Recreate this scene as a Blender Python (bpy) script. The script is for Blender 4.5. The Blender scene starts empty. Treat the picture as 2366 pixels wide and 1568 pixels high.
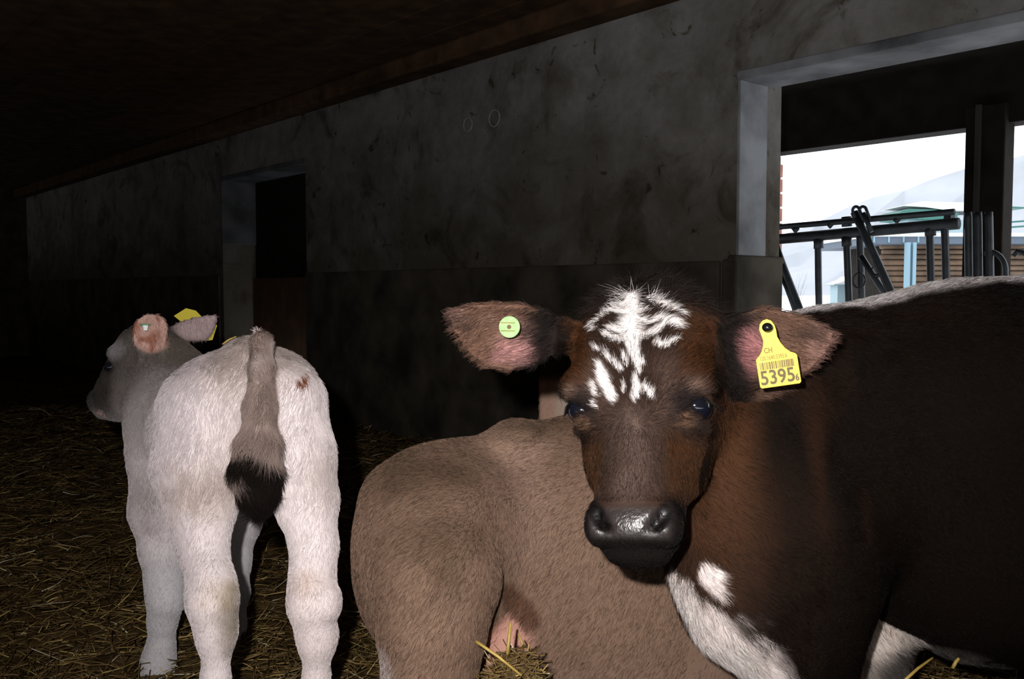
import bpy, bmesh, math, random
import numpy as np
from mathutils import Vector, Matrix
random.seed(7)
rng = np.random.default_rng(11)
SC = bpy.context.scene
COL = SC.collection

# ------------------------------------------------------------------ camera
IMG_W, IMG_H = 2366.0, 1568.0
LENS = 32.0
FPX = LENS / 36.0 * IMG_W
CAM = np.array([0.0, 0.0, 0.85])
PITCH = math.radians(3.1)
FWD = np.array([0.0, math.cos(PITCH), -math.sin(PITCH)])
UPV = np.array([0.0, math.sin(PITCH), math.cos(PITCH)])
cam_data = bpy.data.cameras.new('camera')
cam_data.lens = LENS
cam_data.sensor_width = 36.0
cam_data.clip_start = 0.02
cam_data.clip_end = 2000
cam = bpy.data.objects.new('camera', cam_data)
COL.objects.link(cam)
cam.location = CAM
cam.rotation_euler = (math.radians(90) - PITCH, 0, 0)
SC.camera = cam

# ------------------------------------------------------------------ sky, flash, exposure
world = bpy.data.worlds.new('overcast_sky')
SC.world = world
world.use_nodes = True
bg = world.node_tree.nodes['Background']
bg.inputs['Color'].default_value = (0.97, 0.985, 1.0, 1)
bg.inputs['Strength'].default_value = 2.6

fl = bpy.data.lights.new('camera_flash', 'SPOT')
fl.energy = 120
fl.spot_size = math.radians(98)
fl.spot_blend = 0.9
fl.shadow_soft_size = 0.012
fl.color = (1.0, 0.955, 0.93)
flash = bpy.data.objects.new('camera_flash', fl)
COL.objects.link(flash)
flash.location = (-0.075, -0.01, 0.93)
flash.rotation_euler = (math.radians(90) - PITCH, 0, 0)

SC.view_settings.view_transform = 'Standard'
SC.view_settings.look = 'None'
SC.view_settings.gamma = 1.0
SC.view_settings.use_curve_mapping = False
SC.view_settings.exposure = 0.0
SC.cycles.max_bounces = 4
SC.cycles.diffuse_bounces = 2
SC.cycles.glossy_bounces = 2
SC.cycles.transmission_bounces = 2
SC.cycles.caustics_reflective = False
SC.cycles.caustics_refractive = False


# ------------------------------------------------------------------ helpers
def at(px, py, d):
    """world point seen at photo pixel (px, py) at depth d metres"""
    return (CAM + np.array([1.0, 0, 0]) * ((px - IMG_W / 2) / FPX * d)
            - UPV * ((py - IMG_H / 2) / FPX * d) + FWD * d)


def nrm(v):
    v = np.asarray(v, float)
    return v / max(1e-9, np.linalg.norm(v))


def vnoise(P, freq, seed=0):
    """trilinear value noise in -1..1 for (N,3) points"""
    Q = np.asarray(P, np.float64) * freq + 31.7 + seed * 17.13
    i = np.floor(Q).astype(np.int64)
    f = Q - i
    f = f * f * (3 - 2 * f)

    def h(ix, iy, iz):
        n = (ix * 374761393 + iy * 668265263 + iz * 2147483647 + seed * 144665) & 0xffffffff
        n = ((n ^ (n >> 13)) * 1274126177) & 0xffffffff
        n = n ^ (n >> 16)
        return (n & 0xffff) / 32767.5 - 1.0
    out = 0
    for dx in (0, 1):
        for dy in (0, 1):
            for dz in (0, 1):
                w = (f[:, 0] if dx else 1 - f[:, 0]) * (f[:, 1] if dy else 1 - f[:, 1]) * (f[:, 2] if dz else 1 - f[:, 2])
                out = out + w * h(i[:, 0] + dx, i[:, 1] + dy, i[:, 2] + dz)
    return out


def sstep(a, b, x):
    t = np.clip((x - a) / (b - a), 0, 1)
    return t * t * (3 - 2 * t)


def tag(o, label=None, cat=None, group=None, kind=None):
    if label: o['label'] = label
    if cat: o['category'] = cat
    if group: o['group'] = group
    if kind: o['kind'] = kind
    return o


def empty(name, loc=(0, 0, 0)):
    o = bpy.data.objects.new(name, None)
    COL.objects.link(o)
    o.location = loc
    return o


def link_mesh(name, verts, faces, mat, parent=None, smooth=False):
    me = bpy.data.meshes.new(name)
    me.from_pydata([tuple(map(float, v)) for v in verts], [], [tuple(map(int, f)) for f in faces])
    me.update()
    if smooth:
        me.polygons.foreach_set('use_smooth', [True] * len(me.polygons))
    if mat: me.materials.append(mat)
    o = bpy.data.objects.new(name, me)
    COL.objects.link(o)
    if parent is not None:
        o.parent = parent
        o.matrix_parent_inverse = Matrix.Translation(-Vector(parent.location)) if parent.parent is None else Matrix.Identity(4)
    return o


class MB:
    """collects boxes, prisms and tubes for ONE mesh object (world coordinates)"""
    def __init__(self):
        self.v = []
        self.f = []

    def box(self, o, ex, ey, ez):
        o, ex, ey, ez = map(np.asarray, (o, ex, ey, ez))
        b = len(self.v)
        for k in range(8):
            self.v.append(o + ex * (k & 1) + ey * ((k >> 1) & 1) + ez * ((k >> 2) & 1))
        fl = [(0, 2, 3, 1), (4, 5, 7, 6), (0, 1, 5, 4), (2, 6, 7, 3), (0, 4, 6, 2), (1, 3, 7, 5)]
        if np.dot(np.cross(ex, ey), ez) < 0:
            fl = [f[::-1] for f in fl]
        self.f += [tuple(b + i for i in f) for f in fl]
        return self

    def tube(self, pts, rad, n=8, cap=True):
        pts = [np.asarray(p, float) for p in pts]
        rad = [rad] * len(pts) if np.isscalar(rad) else rad
        b = len(self.v)
        ref = None
        for i, p in enumerate(pts):
            t = nrm(pts[min(i + 1, len(pts) - 1)] - pts[max(i - 1, 0)])
            if ref is None:
                ref = np.array([0, 0, 1.0]) if abs(t[2]) < .9 else np.array([1.0, 0, 0])
            u = nrm(np.cross(t, ref)); w = np.cross(t, u)
            ref = -w if np.dot(-w, ref) > 0 else w
            ref = np.cross(u, t)
            for k in range(n):
                a = 2 * math.pi * k / n
                self.v.append(p + (u * math.cos(a) + w * math.sin(a)) * rad[i])
        for i in range(len(pts) - 1):
            for k in range(n):
                k2 = (k + 1) % n
                self.f.append((b + i * n + k, b + i * n + k2, b + (i + 1) * n + k2, b + (i + 1) * n + k))
        if cap:
            self.f.append(tuple(b + k for k in range(n))[::-1])
            self.f.append(tuple(b + (len(pts) - 1) * n + k for k in range(n)))
        return self

    def prism(self, poly, o, ex, ey, ez):
        """2D polygon (list of (a, b)) spanned by ex, ey at o, extruded by ez"""
        o, ex, ey, ez = map(np.asarray, (o, ex, ey, ez))
        b = len(self.v); n = len(poly)
        for a_, b_ in poly: self.v.append(o + ex * a_ + ey * b_)
        for a_, b_ in poly: self.v.append(o + ex * a_ + ey * b_ + ez)
        self.f.append(tuple(b + i for i in range(n))[::-1])
        self.f.append(tuple(b + n + i for i in range(n)))
        for i in range(n):
            j = (i + 1) % n
            self.f.append((b + i, b + j, b + n + j, b + n + i))
        return self

    def build(self, name, mat, parent=None, smooth=False, bevel=0.0):
        o = link_mesh(name, self.v, self.f, mat, parent, smooth)
        bm = bmesh.new(); bm.from_mesh(o.data)
        bmesh.ops.recalc_face_normals(bm, faces=bm.faces)
        bm.to_mesh(o.data); bm.free()
        if bevel:
            m = o.modifiers.new('bevel', 'BEVEL'); m.width = bevel; m.segments = 2; m.limit_method = 'ANGLE'
        return o


# ------------------------------------------------------------------ materials
def new_mat(name):
    m = bpy.data.materials.new(name)
    m.use_nodes = True
    nt = m.node_tree
    return m, nt, nt.nodes['Principled BSDF']


def plain(name, col, rough=0.7, metal=0.0, noise=0.0, scale=8.0, bump=0.0, spec=0.5):
    m, nt, b = new_mat(name)
    b.inputs['Roughness'].default_value = rough
    b.inputs['Metallic'].default_value = metal
    b.inputs['Specular IOR Level'].default_value = spec
    b.inputs['Base Color'].default_value = (*col, 1)
    if noise or bump:
        tc = nt.nodes.new('ShaderNodeTexCoord')
        n = nt.nodes.new('ShaderNodeTexNoise')
        n.inputs['Scale'].default_value = scale; n.inputs['Detail'].default_value = 6
        nt.links.new(tc.outputs['Object'], n.inputs['Vector'])
        if noise:
            r = nt.nodes.new('ShaderNodeValToRGB')
            r.color_ramp.elements[0].position = 0.3; r.color_ramp.elements[1].position = 0.7
            r.color_ramp.elements[0].color = (*[c * (1 - noise) for c in col], 1)
            r.color_ramp.elements[1].color = (*[min(1, c * (1 + noise)) for c in col], 1)
            nt.links.new(n.outputs['Fac'], r.inputs['Fac'])
            nt.links.new(r.outputs['Color'], b.inputs['Base Color'])
        if bump:
            bp = nt.nodes.new('ShaderNodeBump'); bp.inputs['Strength'].default_value = bump; bp.inputs['Distance'].default_value = 0.02
            nt.links.new(n.outputs['Fac'], bp.inputs['Height']); nt.links.new(bp.outputs['Normal'], b.inputs['Normal'])
    return m


def plaster_mat():
    m, nt, b = new_mat('stained_plaster')
    tc = nt.nodes.new('ShaderNodeTexCoord')
    L = nt.links.new

    def noise(scale, detail=8, rough=.6, dist=0.0, sc=None):
        n = nt.nodes.new('ShaderNodeTexNoise')
        n.inputs['Scale'].default_value = scale; n.inputs['Detail'].default_value = detail
        n.inputs['Roughness'].default_value = rough; n.inputs['Distortion'].default_value = dist
        if sc:
            mp = nt.nodes.new('ShaderNodeMapping'); mp.inputs['Scale'].default_value = sc
            L(tc.outputs['Object'], mp.inputs['Vector']); L(mp.outputs['Vector'], n.inputs['Vector'])
        else:
            L(tc.outputs['Object'], n.inputs['Vector'])
        return n

    def ramp(src, p0, c0, p1, c1):
        r = nt.nodes.new('ShaderNodeValToRGB')
        r.color_ramp.elements[0].position = p0; r.color_ramp.elements[0].color = c0
        r.color_ramp.elements[1].position = p1; r.color_ramp.elements[1].color = c1
        L(src, r.inputs['Fac']); return r

    def mix(kind, fac, a, c):
        x = nt.nodes.new('ShaderNodeMix'); x.data_type = 'RGBA'; x.blend_type = kind
        if isinstance(fac, float): x.inputs['Factor'].default_value = fac
        else: L(fac, x.inputs['Factor'])
        L(a, x.inputs['A']); L(c, x.inputs['B'])
        return x.outputs['Result']
    big = ramp(noise(1.1, 5).outputs['Fac'], .3, (.14, .134, .126, 1), .7, (.25, .244, .24, 1))
    mid = ramp(noise(4.5, 9, .7).outputs['Fac'], .3, (.55, .53, .48, 1), .62, (1, 1, 1, 1))
    c = mix('MULTIPLY', 1.0, big.outputs['Color'], mid.outputs['Color'])
    # dirty splashes low on the wall: brown-black stains with ragged outline
    geo = nt.nodes.new('ShaderNodeNewGeometry'); sep = nt.nodes.new('ShaderNodeSeparateXYZ')
    L(geo.outputs['Position'], sep.inputs['Vector'])
    st = noise(3.0, 8, .65, .6)
    ma = nt.nodes.new('ShaderNodeMath'); ma.operation = 'MULTIPLY_ADD'
    L(st.outputs['Fac'], ma.inputs[0]); ma.inputs[1].default_value = 1.5; L(sep.outputs['Z'], ma.inputs[2])
    sr = ramp(ma.outputs[0], .62, (1, 1, 1, 1), .98, (0, 0, 0, 1))
    sr_map = nt.nodes.new('ShaderNodeMapRange'); sr_map.inputs['From Min'].default_value = 1.75; sr_map.inputs['From Max'].default_value = 2.35
    sr_map.inputs['To Min'].default_value = .8; sr_map.inputs['To Max'].default_value = 0
    L(ma.outputs[0], sr_map.inputs['Value'])
    dirt = nt.nodes.new('ShaderNodeRGB'); dirt.outputs[0].default_value = (.075, .064, .046, 1)
    c = mix('MIX', sr_map.outputs['Result'], c, dirt.outputs[0])
    bl = ramp(noise(2.3, 7, .6, 1.6).outputs['Fac'], .54, (1, 1, 1, 1), .68, (.5, .46, .40, 1))
    c = mix('MULTIPLY', 1.0, c, bl.outputs['Color'])
    # small chipped flecks
    fk = ramp(noise(8, 4, .55, 1.2).outputs['Fac'], .64, (1, 1, 1, 1), .70, (.40, .35, .28, 1))
    c = mix('MULTIPLY', 1.0, c, fk.outputs['Color'])
    L(c, b.inputs['Base Color'])
    b.inputs['Roughness'].default_value = .92; b.inputs['Specular IOR Level'].default_value = .15
    bp = nt.nodes.new('ShaderNodeBump'); bp.inputs['Strength'].default_value = .6; bp.inputs['Distance'].default_value = .015
    L(noise(9, 10, .65).outputs['Fac'], bp.inputs['Height']); L(bp.outputs['Normal'], b.inputs['Normal'])
    return m


def attr_mat(name, attr, rough=.8, spec=.3, gloss_attr=None, bump=0.0, glow=0.0, bscale=260):
    m, nt, b = new_mat(name)
    a = nt.nodes.new('ShaderNodeAttribute'); a.attribute_name = attr
    nt.links.new(a.outputs['Color'], b.inputs['Base Color'])
    b.inputs['Roughness'].default_value = rough; b.inputs['Specular IOR Level'].default_value = spec
    if gloss_attr:
        g = nt.nodes.new('ShaderNodeAttribute'); g.attribute_name = gloss_attr
        mr = nt.nodes.new('ShaderNodeMapRange'); mr.inputs['To Min'].default_value = rough; mr.inputs['To Max'].default_value = .3
        nt.links.new(g.outputs['Fac'], mr.inputs['Value']); nt.links.new(mr.outputs['Result'], b.inputs['Roughness'])
        m2 = nt.nodes.new('ShaderNodeMapRange'); m2.inputs['To Min'].default_value = .05; m2.inputs['To Max'].default_value = .75
        nt.links.new(g.outputs['Fac'], m2.inputs['Value']); nt.links.new(m2.outputs['Result'], b.inputs['Specular IOR Level'])
    if glow:      # hair lets light through from behind
        tr = nt.nodes.new('ShaderNodeBsdfTranslucent'); mx = nt.nodes.new('ShaderNodeMixShader'); mx.inputs[0].default_value = glow
        nt.links.new(a.outputs['Color'], tr.inputs['Color'])
        nt.links.new(b.outputs[0], mx.inputs[1]); nt.links.new(tr.outputs[0], mx.inputs[2])
        nt.links.new(mx.outputs[0], nt.nodes['Material Output'].inputs['Surface'])
    if bump:
        tc = nt.nodes.new('ShaderNodeTexCoord'); n = nt.nodes.new('ShaderNodeTexNoise')
        n.inputs['Scale'].default_value = bscale; n.inputs['Detail'].default_value = 4
        nt.links.new(tc.outputs['Object'], n.inputs['Vector'])
        bp = nt.nodes.new('ShaderNodeBump'); bp.inputs['Strength'].default_value = bump; bp.inputs['Distance'].default_value = .003
        nt.links.new(n.outputs['Fac'], bp.inputs['Height']); nt.links.new(bp.outputs['Normal'], b.inputs['Normal'])
    return m


M_PLASTER = plaster_mat()
M_PLINTH = plain('filthy_wall_base', (.06, .052, .042), .9, noise=.55, scale=5, bump=.5, spec=.12)
M_REVEAL = plain('grey_limewashed_concrete', (.17, .18, .195), .9, noise=.65, scale=4, bump=.35, spec=.15)
M_REVEALDIM = plain('dimmed_reveal_concrete', (.08, .084, .092), .9, noise=.5, scale=5, bump=.35, spec=.15)  # darker copy of the reveal concrete, the doorway's dim light put into its colour
M_WOOD = plain('old_dark_timber', (.060, .033, .017), .85, noise=.5, scale=9, bump=.4, spec=.15)
M_BEAM = plain('blackened_timber', (.012, .010, .008), .9, noise=.4, scale=9, spec=.1)
M_DOORWOOD = plain('brown_door_timber', (.045, .022, .010), .85, noise=.4, scale=7, bump=.3, spec=.15)
M_STEEL = plain('dull_galvanised_steel', (.035, .042, .05), .5, metal=.6, noise=.3, scale=20)
M_BRICK = plain('red_brick', (.30, .12, .09), .85, noise=.25, scale=14)
M_MORTAR = plain('pale_mortar', (.5, .46, .42), .9)
M_GROUND = plain('trodden_manure_and_straw', (.075, .048, .018), .95, noise=.6, scale=22, bump=.9, spec=.1)
M_SNOW = plain('snow', (.82, .84, .88), .8)
M_ROCKSNOW = plain('snowy_mountainside', (.30, .325, .37), .9, noise=.12, scale=.02)
M_GREEN = plain('green_roof_sheet', (.02, .115, .095), .6)
M_LOGS = plain('weathered_logs', (.115, .075, .048), .85, noise=.4, scale=3)
M_BLUEPOST = plain('blue_painted_post', (.15, .26, .33), .6)
M_PALEWALL = plain('pale_blue_shed_wall', (.26, .36, .40), .8)
M_BLUEROOF = plain('slate_blue_roof_edge', (.065, .09, .125), .7)
M_TREE = plain('bare_twigs', (.22, .22, .27), .9)
M_YELLOW = plain('yellow_plastic', (.66, .49, .045), .5)
M_LIME = plain('lime_plastic', (.33, .53, .22), .6, noise=.15, scale=120)
M_BLACKPL = plain('black_plastic', (.008, .008, .008), .25)
M_PRINT = plain('dark_print', (.12, .075, .02), .6)
M_PALEPRINT = plain('faint_print', (.24, .16, .02), .6)
M_WHITEPL = plain('white_plastic', (.9, .92, .9), .4)
M_WIRE = plain('rusty_wire', (.35, .3, .22), .6)
M_STRAW = attr_mat('straw_stalks', 'Col', .55, .4)
M_STRAWGOLD = plain('golden_straw', (.42, .29, .07), .5, noise=.3, scale=60)
M_HORN = plain('hoof_horn', (.05, .04, .035), .5)
M_HIDE = attr_mat('calf_hide', 'Col', .85, .2, 'gloss', .35)
M_FUR = attr_mat('calf_fur', 'hcol', .7, .10, glow=.22)
M_FURDARK = attr_mat('calf_fur_sleek', 'hcol', .5, .16, glow=.32)


def eye_mat():
    m, nt, b = new_mat('calf_eye')
    b.inputs['Base Color'].default_value = (.006, .007, .012, 1)
    b.inputs['Roughness'].default_value = .12
    b.inputs['Coat Weight'].default_value = 1; b.inputs['Coat Roughness'].default_value = .03
    return m


M_EYE = eye_mat()
M_SCLERA = plain('eye_white', (.45, .42, .52), .3)

# ------------------------------------------------------------------ barn shell (frame of the long wall)
Y0 = 4.6
EW = nrm([1826.0, -FPX, 0])           # along the wall, towards the right and the camera
EN = np.array([-EW[1], EW[0], 0.0])   # through the wall, away from the camera
EZ = np.array([0, 0, 1.0])
WO = np.array([0, Y0, 0.0])


def wpt(w, n, z):
    return WO + EW * w + EN * n + EZ * z


def wall_hit(px, py, off=0.0):
    """(w, z) where the ray of a photo pixel meets the plane parallel to the wall at offset off"""
    d = at(px, py, 1.0) - CAM
    t = (off - np.dot(CAM - WO, EN)) / np.dot(d, EN)
    p = CAM + d * t
    return float(np.dot(p - WO, EW)), float(p[2])


def wbox(mb, w0, w1, n0, n1, z0, z1):
    return mb.box(wpt(w0, n0, z0), EW * (w1 - w0), EN * (n1 - n0), EZ * (z1 - z0))


TH = 0.30
CEIL = wall_hit(1100, 100)[1]
OP_W0, OP_TOP = wall_hit(1706, 165)
OP_W1 = OP_W0 + 2.9
DR_W0, DR_TOP = wall_hit(512, 408)
DR_W1 = wall_hit(707, 500)[0]
PL_TOP = .5 * (wall_hit(1650, 592)[1] + wall_hit(900, 632)[1])
OP_BOT = .55
b = MB()
wbox(b, -9.6, DR_W0, 0, TH, -.1, CEIL + .3)
wbox(b, DR_W0, DR_W1, 0, TH, DR_TOP, CEIL + .3)
wbox(b, DR_W1, OP_W0, 0, TH, -.1, CEIL + .3)
wbox(b, OP_W0, OP_W1, 0, TH, OP_TOP, CEIL + .3)
wbox(b, OP_W0, OP_W1, 0, TH, -.1, OP_BOT)
wbox(b, OP_W1, OP_W1 + 3.5, 0, TH, -.1, CEIL + .3)
tag(b.build('wall_back', M_PLASTER), kind='structure')
# filthy lower band of the wall, slightly proud of the plaster
b = MB()
wbox(b, DR_W1 + .02, wall_hit(1668, 620)[0], -.022, -.002, -.1, PL_TOP)
tag(b.build('trim_1', M_PLINTH, bevel=.006), kind='structure')
b = MB()
wbox(b, -9.6, DR_W0 - .05, -.02, -.002, -.1, PL_TOP)
tag(b.build('trim_2', M_PLINTH, bevel=.006), kind='structure')
# reveal linings of the feed opening: jamb, head, stepped concrete foot
b = MB()
wbox(b, OP_W0 - .004, OP_W0 + .012, .0, TH * .62, PL_TOP + .02, OP_TOP)
tag(b.build('trim_3', M_REVEAL, bevel=.004), kind='structure')
b = MB()
wbox(b, OP_W0, OP_W1, -.012, TH * .75, OP_TOP - .035, OP_TOP)
tag(b.build('trim_4', M_REVEAL, bevel=.006), kind='structure')
b = MB()
wbox(b, OP_W0 - .05, OP_W0 + .02, -.03, TH + .005, -.1, PL_TOP + .005)
wbox(b, OP_W0 - .02, OP_W0 + .024, -.036, TH + .01, PL_TOP - .012, PL_TOP + .02)
tag(b.build('trim_5', M_PLINTH, bevel=.012), kind='structure')
# doorway far along the wall: lime-washed jamb, head and a brown plank door set back
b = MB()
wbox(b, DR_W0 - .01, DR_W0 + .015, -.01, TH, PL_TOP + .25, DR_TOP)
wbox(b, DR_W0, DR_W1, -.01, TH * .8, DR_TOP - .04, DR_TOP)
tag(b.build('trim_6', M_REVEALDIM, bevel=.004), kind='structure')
door = tag(empty('door_1', wpt((DR_W0 + DR_W1) / 2, TH * .85, 0)), kind='structure')
nb = 5
for k in range(nb):
    a0 = DR_W0 + .02 + (DR_W1 - DR_W0 - .04) * k / nb
    a1 = DR_W0 + .02 + (DR_W1 - DR_W0 - .04) * (k + 1) / nb - .006
    mb = MB(); wbox(mb, a0, a1, TH * .8, TH * .8 + .03, -.3, PL_TOP - .02)
    mb.build('plank', M_DOORWOOD, door, bevel=.004)
mb = MB(); wbox(mb, DR_W0, DR_W1, TH * .92, TH, -.3, DR_TOP)
mb.build('backing_board', M_BEAM, door)

# ceiling: boards across rough joists
ceiling = tag(empty('ceiling', (0, 3, CEIL)), kind='structure')
for k in range(26):
    mb = MB()
    n0 = -.02 - k * .26
    wbox(mb, -9.6, 5.5, n0 - .252, n0, CEIL + .001 * (k % 3), CEIL + .03)
    mb.build('plank', M_WOOD, ceiling)
mb = MB()
wbox(mb, -9.6, 5.5, -.14, 0, CEIL - .10, CEIL)
mb.build('wall_plate_beam', M_WOOD, ceiling, bevel=.012)
# the other walls of the pen (outside the frame, they keep daylight out)
for nm, (w0, w1, n0, n1) in {'wall_left': (-9.7, -9.55, -6.8, .3), 'wall_front': (-9.7, 6.4, -6.9, -6.75), 'wall_right': (6.25, 6.4, -6.8, .3)}.items():
    mb = MB(); wbox(mb, w0, w1, n0, n1, -.1, CEIL + .3)
    tag(mb.build(nm, M_PLINTH), kind='structure')
mb = MB(); wbox(mb, -9.7, 6.4, -6.9, .3, CEIL + .03, CEIL + .1)
mb.build('backing_board', M_BEAM, ceiling)

# feed alley beyond the opening: roof overhang, far beam, posts
ALLEY = 1.75
FAR = TH + ALLEY
FT_W0, FT_TOP = wall_hit(1797, 352, FAR)
PIER = wall_hit(1809, 420, FAR + .2)[0] - .027
b = MB()
wbox(b, -6, 7, TH - .05, FAR + .02, FT_TOP + .35, FT_TOP + .45)
tag(b.build('roof_overhang', M_BEAM), kind='structure')
mb = MB(); wbox(mb, -6, 7, FAR, FAR + .16, FT_TOP, FT_TOP + .5)
tag(mb.build('lintel', M_BEAM, bevel=.006), kind='structure')
mb = MB(); wbox(mb, -6, PIER - .12, FAR, FAR + .2, -.6, FT_TOP + .3)
tag(mb.build('wall_alley', M_BEAM), kind='structure')
# brick pier whose edge shows past the jamb
pier = tag(empty('brick_pier', wpt(FT_W0, FAR, -.5)), kind='structure')
mb = MB(); wbox(mb, PIER - .12, PIER + .018, FAR + .01, FAR + .19, -.6, FT_TOP)
mb.build('mortar_core', M_MORTAR, pier)
z = -.6
while z < FT_TOP - .05:
    mb = MB(); wbox(mb, PIER - .125, PIER + .027, FAR, FAR + .2, z, min(z + .082, FT_TOP))
    mb.build('brick', M_BRICK, pier, bevel=.003)
    z += .095
pw0 = wall_hit(2226, 450, FAR - .05)[0]; pw1 = wall_hit(2318, 450, FAR - .05)[0]
mb = MB(); wbox(mb, pw0, pw1, FAR - .05, FAR + .08, -.6, FT_TOP + .1)
tag(mb.build('pillar', M_BEAM, bevel=.008), kind='structure')
mb = MB(); wbox(mb, pw0 + (pw1 - pw0) * .30, pw0 + (pw1 - pw0) * .42, FAR - .075, FAR - .05, -.6, FT_TOP + .1)
tag(mb.build('trim_7', plain('grimy_batten', (.02, .016, .013), .85)), kind='structure')

# ------------------------------------------------------------------ floor of deep litter
def ground_h(x, y):
    P = np.stack([x, y, np.zeros_like(x)], 1)
    h = .018 * vnoise(P, 3.1, 3) + .014 * vnoise(P, 9.0, 4) + .008 * vnoise(P, 22, 5)
    return h


gx = np.arange(-9.0, 5.0, .05); gy = np.arange(-.6, 12.8, .05)
GX, GY = np.meshgrid(gx, gy, indexing='ij')
gz = ground_h(GX.ravel(), GY.ravel())
# keep the litter on the camera's side of the wall
side = (np.stack([GX.ravel(), GY.ravel()], 1) - WO[:2]) @ EN[:2]
idx = np.arange(GX.size).reshape(GX.shape)
q = np.stack([idx[:-1, :-1], idx[1:, :-1], idx[1:, 1:], idx[:-1, 1:]], -1).reshape(-1, 4)
q = q[(side[q] < .05).all(1)]
floor = link_mesh('floor', np.stack([GX.ravel(), GY.ravel(), gz], 1), q, M_GROUND, smooth=True)
tag(floor, kind='structure')


def stalk_mesh(name, P, D, Lh, Wd, cols, mat, parent=None, bendamt=.12):
    """many straw stalks as one mesh: centre P, direction D, length, half width"""
    n = len(P)
    ref = rng.normal(size=(n, 3))
    U = np.cross(D, ref); U /= np.linalg.norm(U, axis=1)[:, None]
    V = np.cross(D, U)
    verts = np.zeros((n, 3, 4, 3))
    for i, t in enumerate((-.5, 0, .5)):
        c = P + D * (Lh * t)[:, None] + U * (Lh * bendamt * (.25 - t * t) * 2)[:, None]
        for k, (a, c2) in enumerate(((1, 0), (0, .45), (-1, 0), (0, -.45))):
            verts[:, i, k] = c + U * (Wd * a)[:, None] + V * (Wd * c2)[:, None]
    base = (np.arange(n) * 12)[:, None, None]
    f = []
    for i in (0, 1):
        for k in range(4):
            k2 = (k + 1) % 4
            f.append([i * 4 + k, i * 4 + k2, i * 4 + 4 + k2, i * 4 + 4 + k])
    f.append([3, 2, 1, 0]); f.append([8, 9, 10, 11])
    faces = (base + np.array(f)[None]).reshape(-1, 4)
    me = bpy.data.meshes.new(name)
    me.vertices.add(n * 12); me.vertices.foreach_set('co', verts.ravel())
    me.loops.add(faces.size); me.loops.foreach_set('vertex_index', faces.ravel().astype(np.int32))
    me.polygons.add(len(faces)); me.polygons.foreach_set('loop_start', np.arange(0, faces.size, 4, dtype=np.int32))
    me.update(calc_edges=True)
    ca = me.color_attributes.new('Col', 'FLOAT_COLOR', 'POINT')
    c4 = np.ones((n, 12, 4)); c4[:, :, :3] = cols[:, None]
    ca.data.foreach_set('color', c4.ravel())
    me.materials.append(mat)
    o = bpy.data.objects.new(name, me); COL.objects.link(o)
    if parent is not None: o.parent = parent
    return o


def straw_cols(n, gold=.2):
    t = rng.random(n)
    dark = np.array([.085, .052, .017]); mid = np.array([.19, .12, .038]); gl = np.array([.62, .46, .16]); pale = np.array([.62, .55, .40])
    c = dark + (mid - dark) * rng.random((n, 1))
    g = t > 1 - gold
    c[g] = mid + (gl - mid) * rng.random((g.sum(), 1))
    p = t > 1 - gold * .16
    c[p] = pale
    return c


N = 52000
Y = .9 + (rng.random(N) ** 1.35) * 5.6
X = (rng.random(N) * 1.45 - .72) * (Y + .3) - .15 * Y
ok = ((np.stack([X, Y], 1) - WO[:2]) @ EN[:2]) < -.06
X, Y = X[ok], Y[ok]; N = len(X)
Lh = rng.uniform(.025, .11, N) * np.where(rng.random(N) > .88, 1.5, 1)
az = rng.uniform(0, 2 * np.pi, N); el = rng.normal(0.05, .2, N)
D = np.stack([np.cos(az) * np.cos(el), np.sin(az) * np.cos(el), np.sin(el)], 1)
Z = ground_h(X, Y) + .006 + np.abs(np.sin(el)) * Lh * .4 + rng.random(N) * .012
straw = stalk_mesh('straw_bedding', np.stack([X, Y, Z], 1), D, Lh, rng.uniform(.0008, .0022, N), straw_cols(N, .18), M_STRAW)
tag(straw, 'loose brown and golden straw strewn over the barn floor', 'straw', kind='stuff')

# ------------------------------------------------------------------ organic bodies: blended distance fields meshed by surface nets
def smin(a, b, k):
    h = np.clip(.5 + .5 * (b - a) / k, 0, 1)
    return b + (a - b) * h - k * h * (1 - h)


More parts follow.
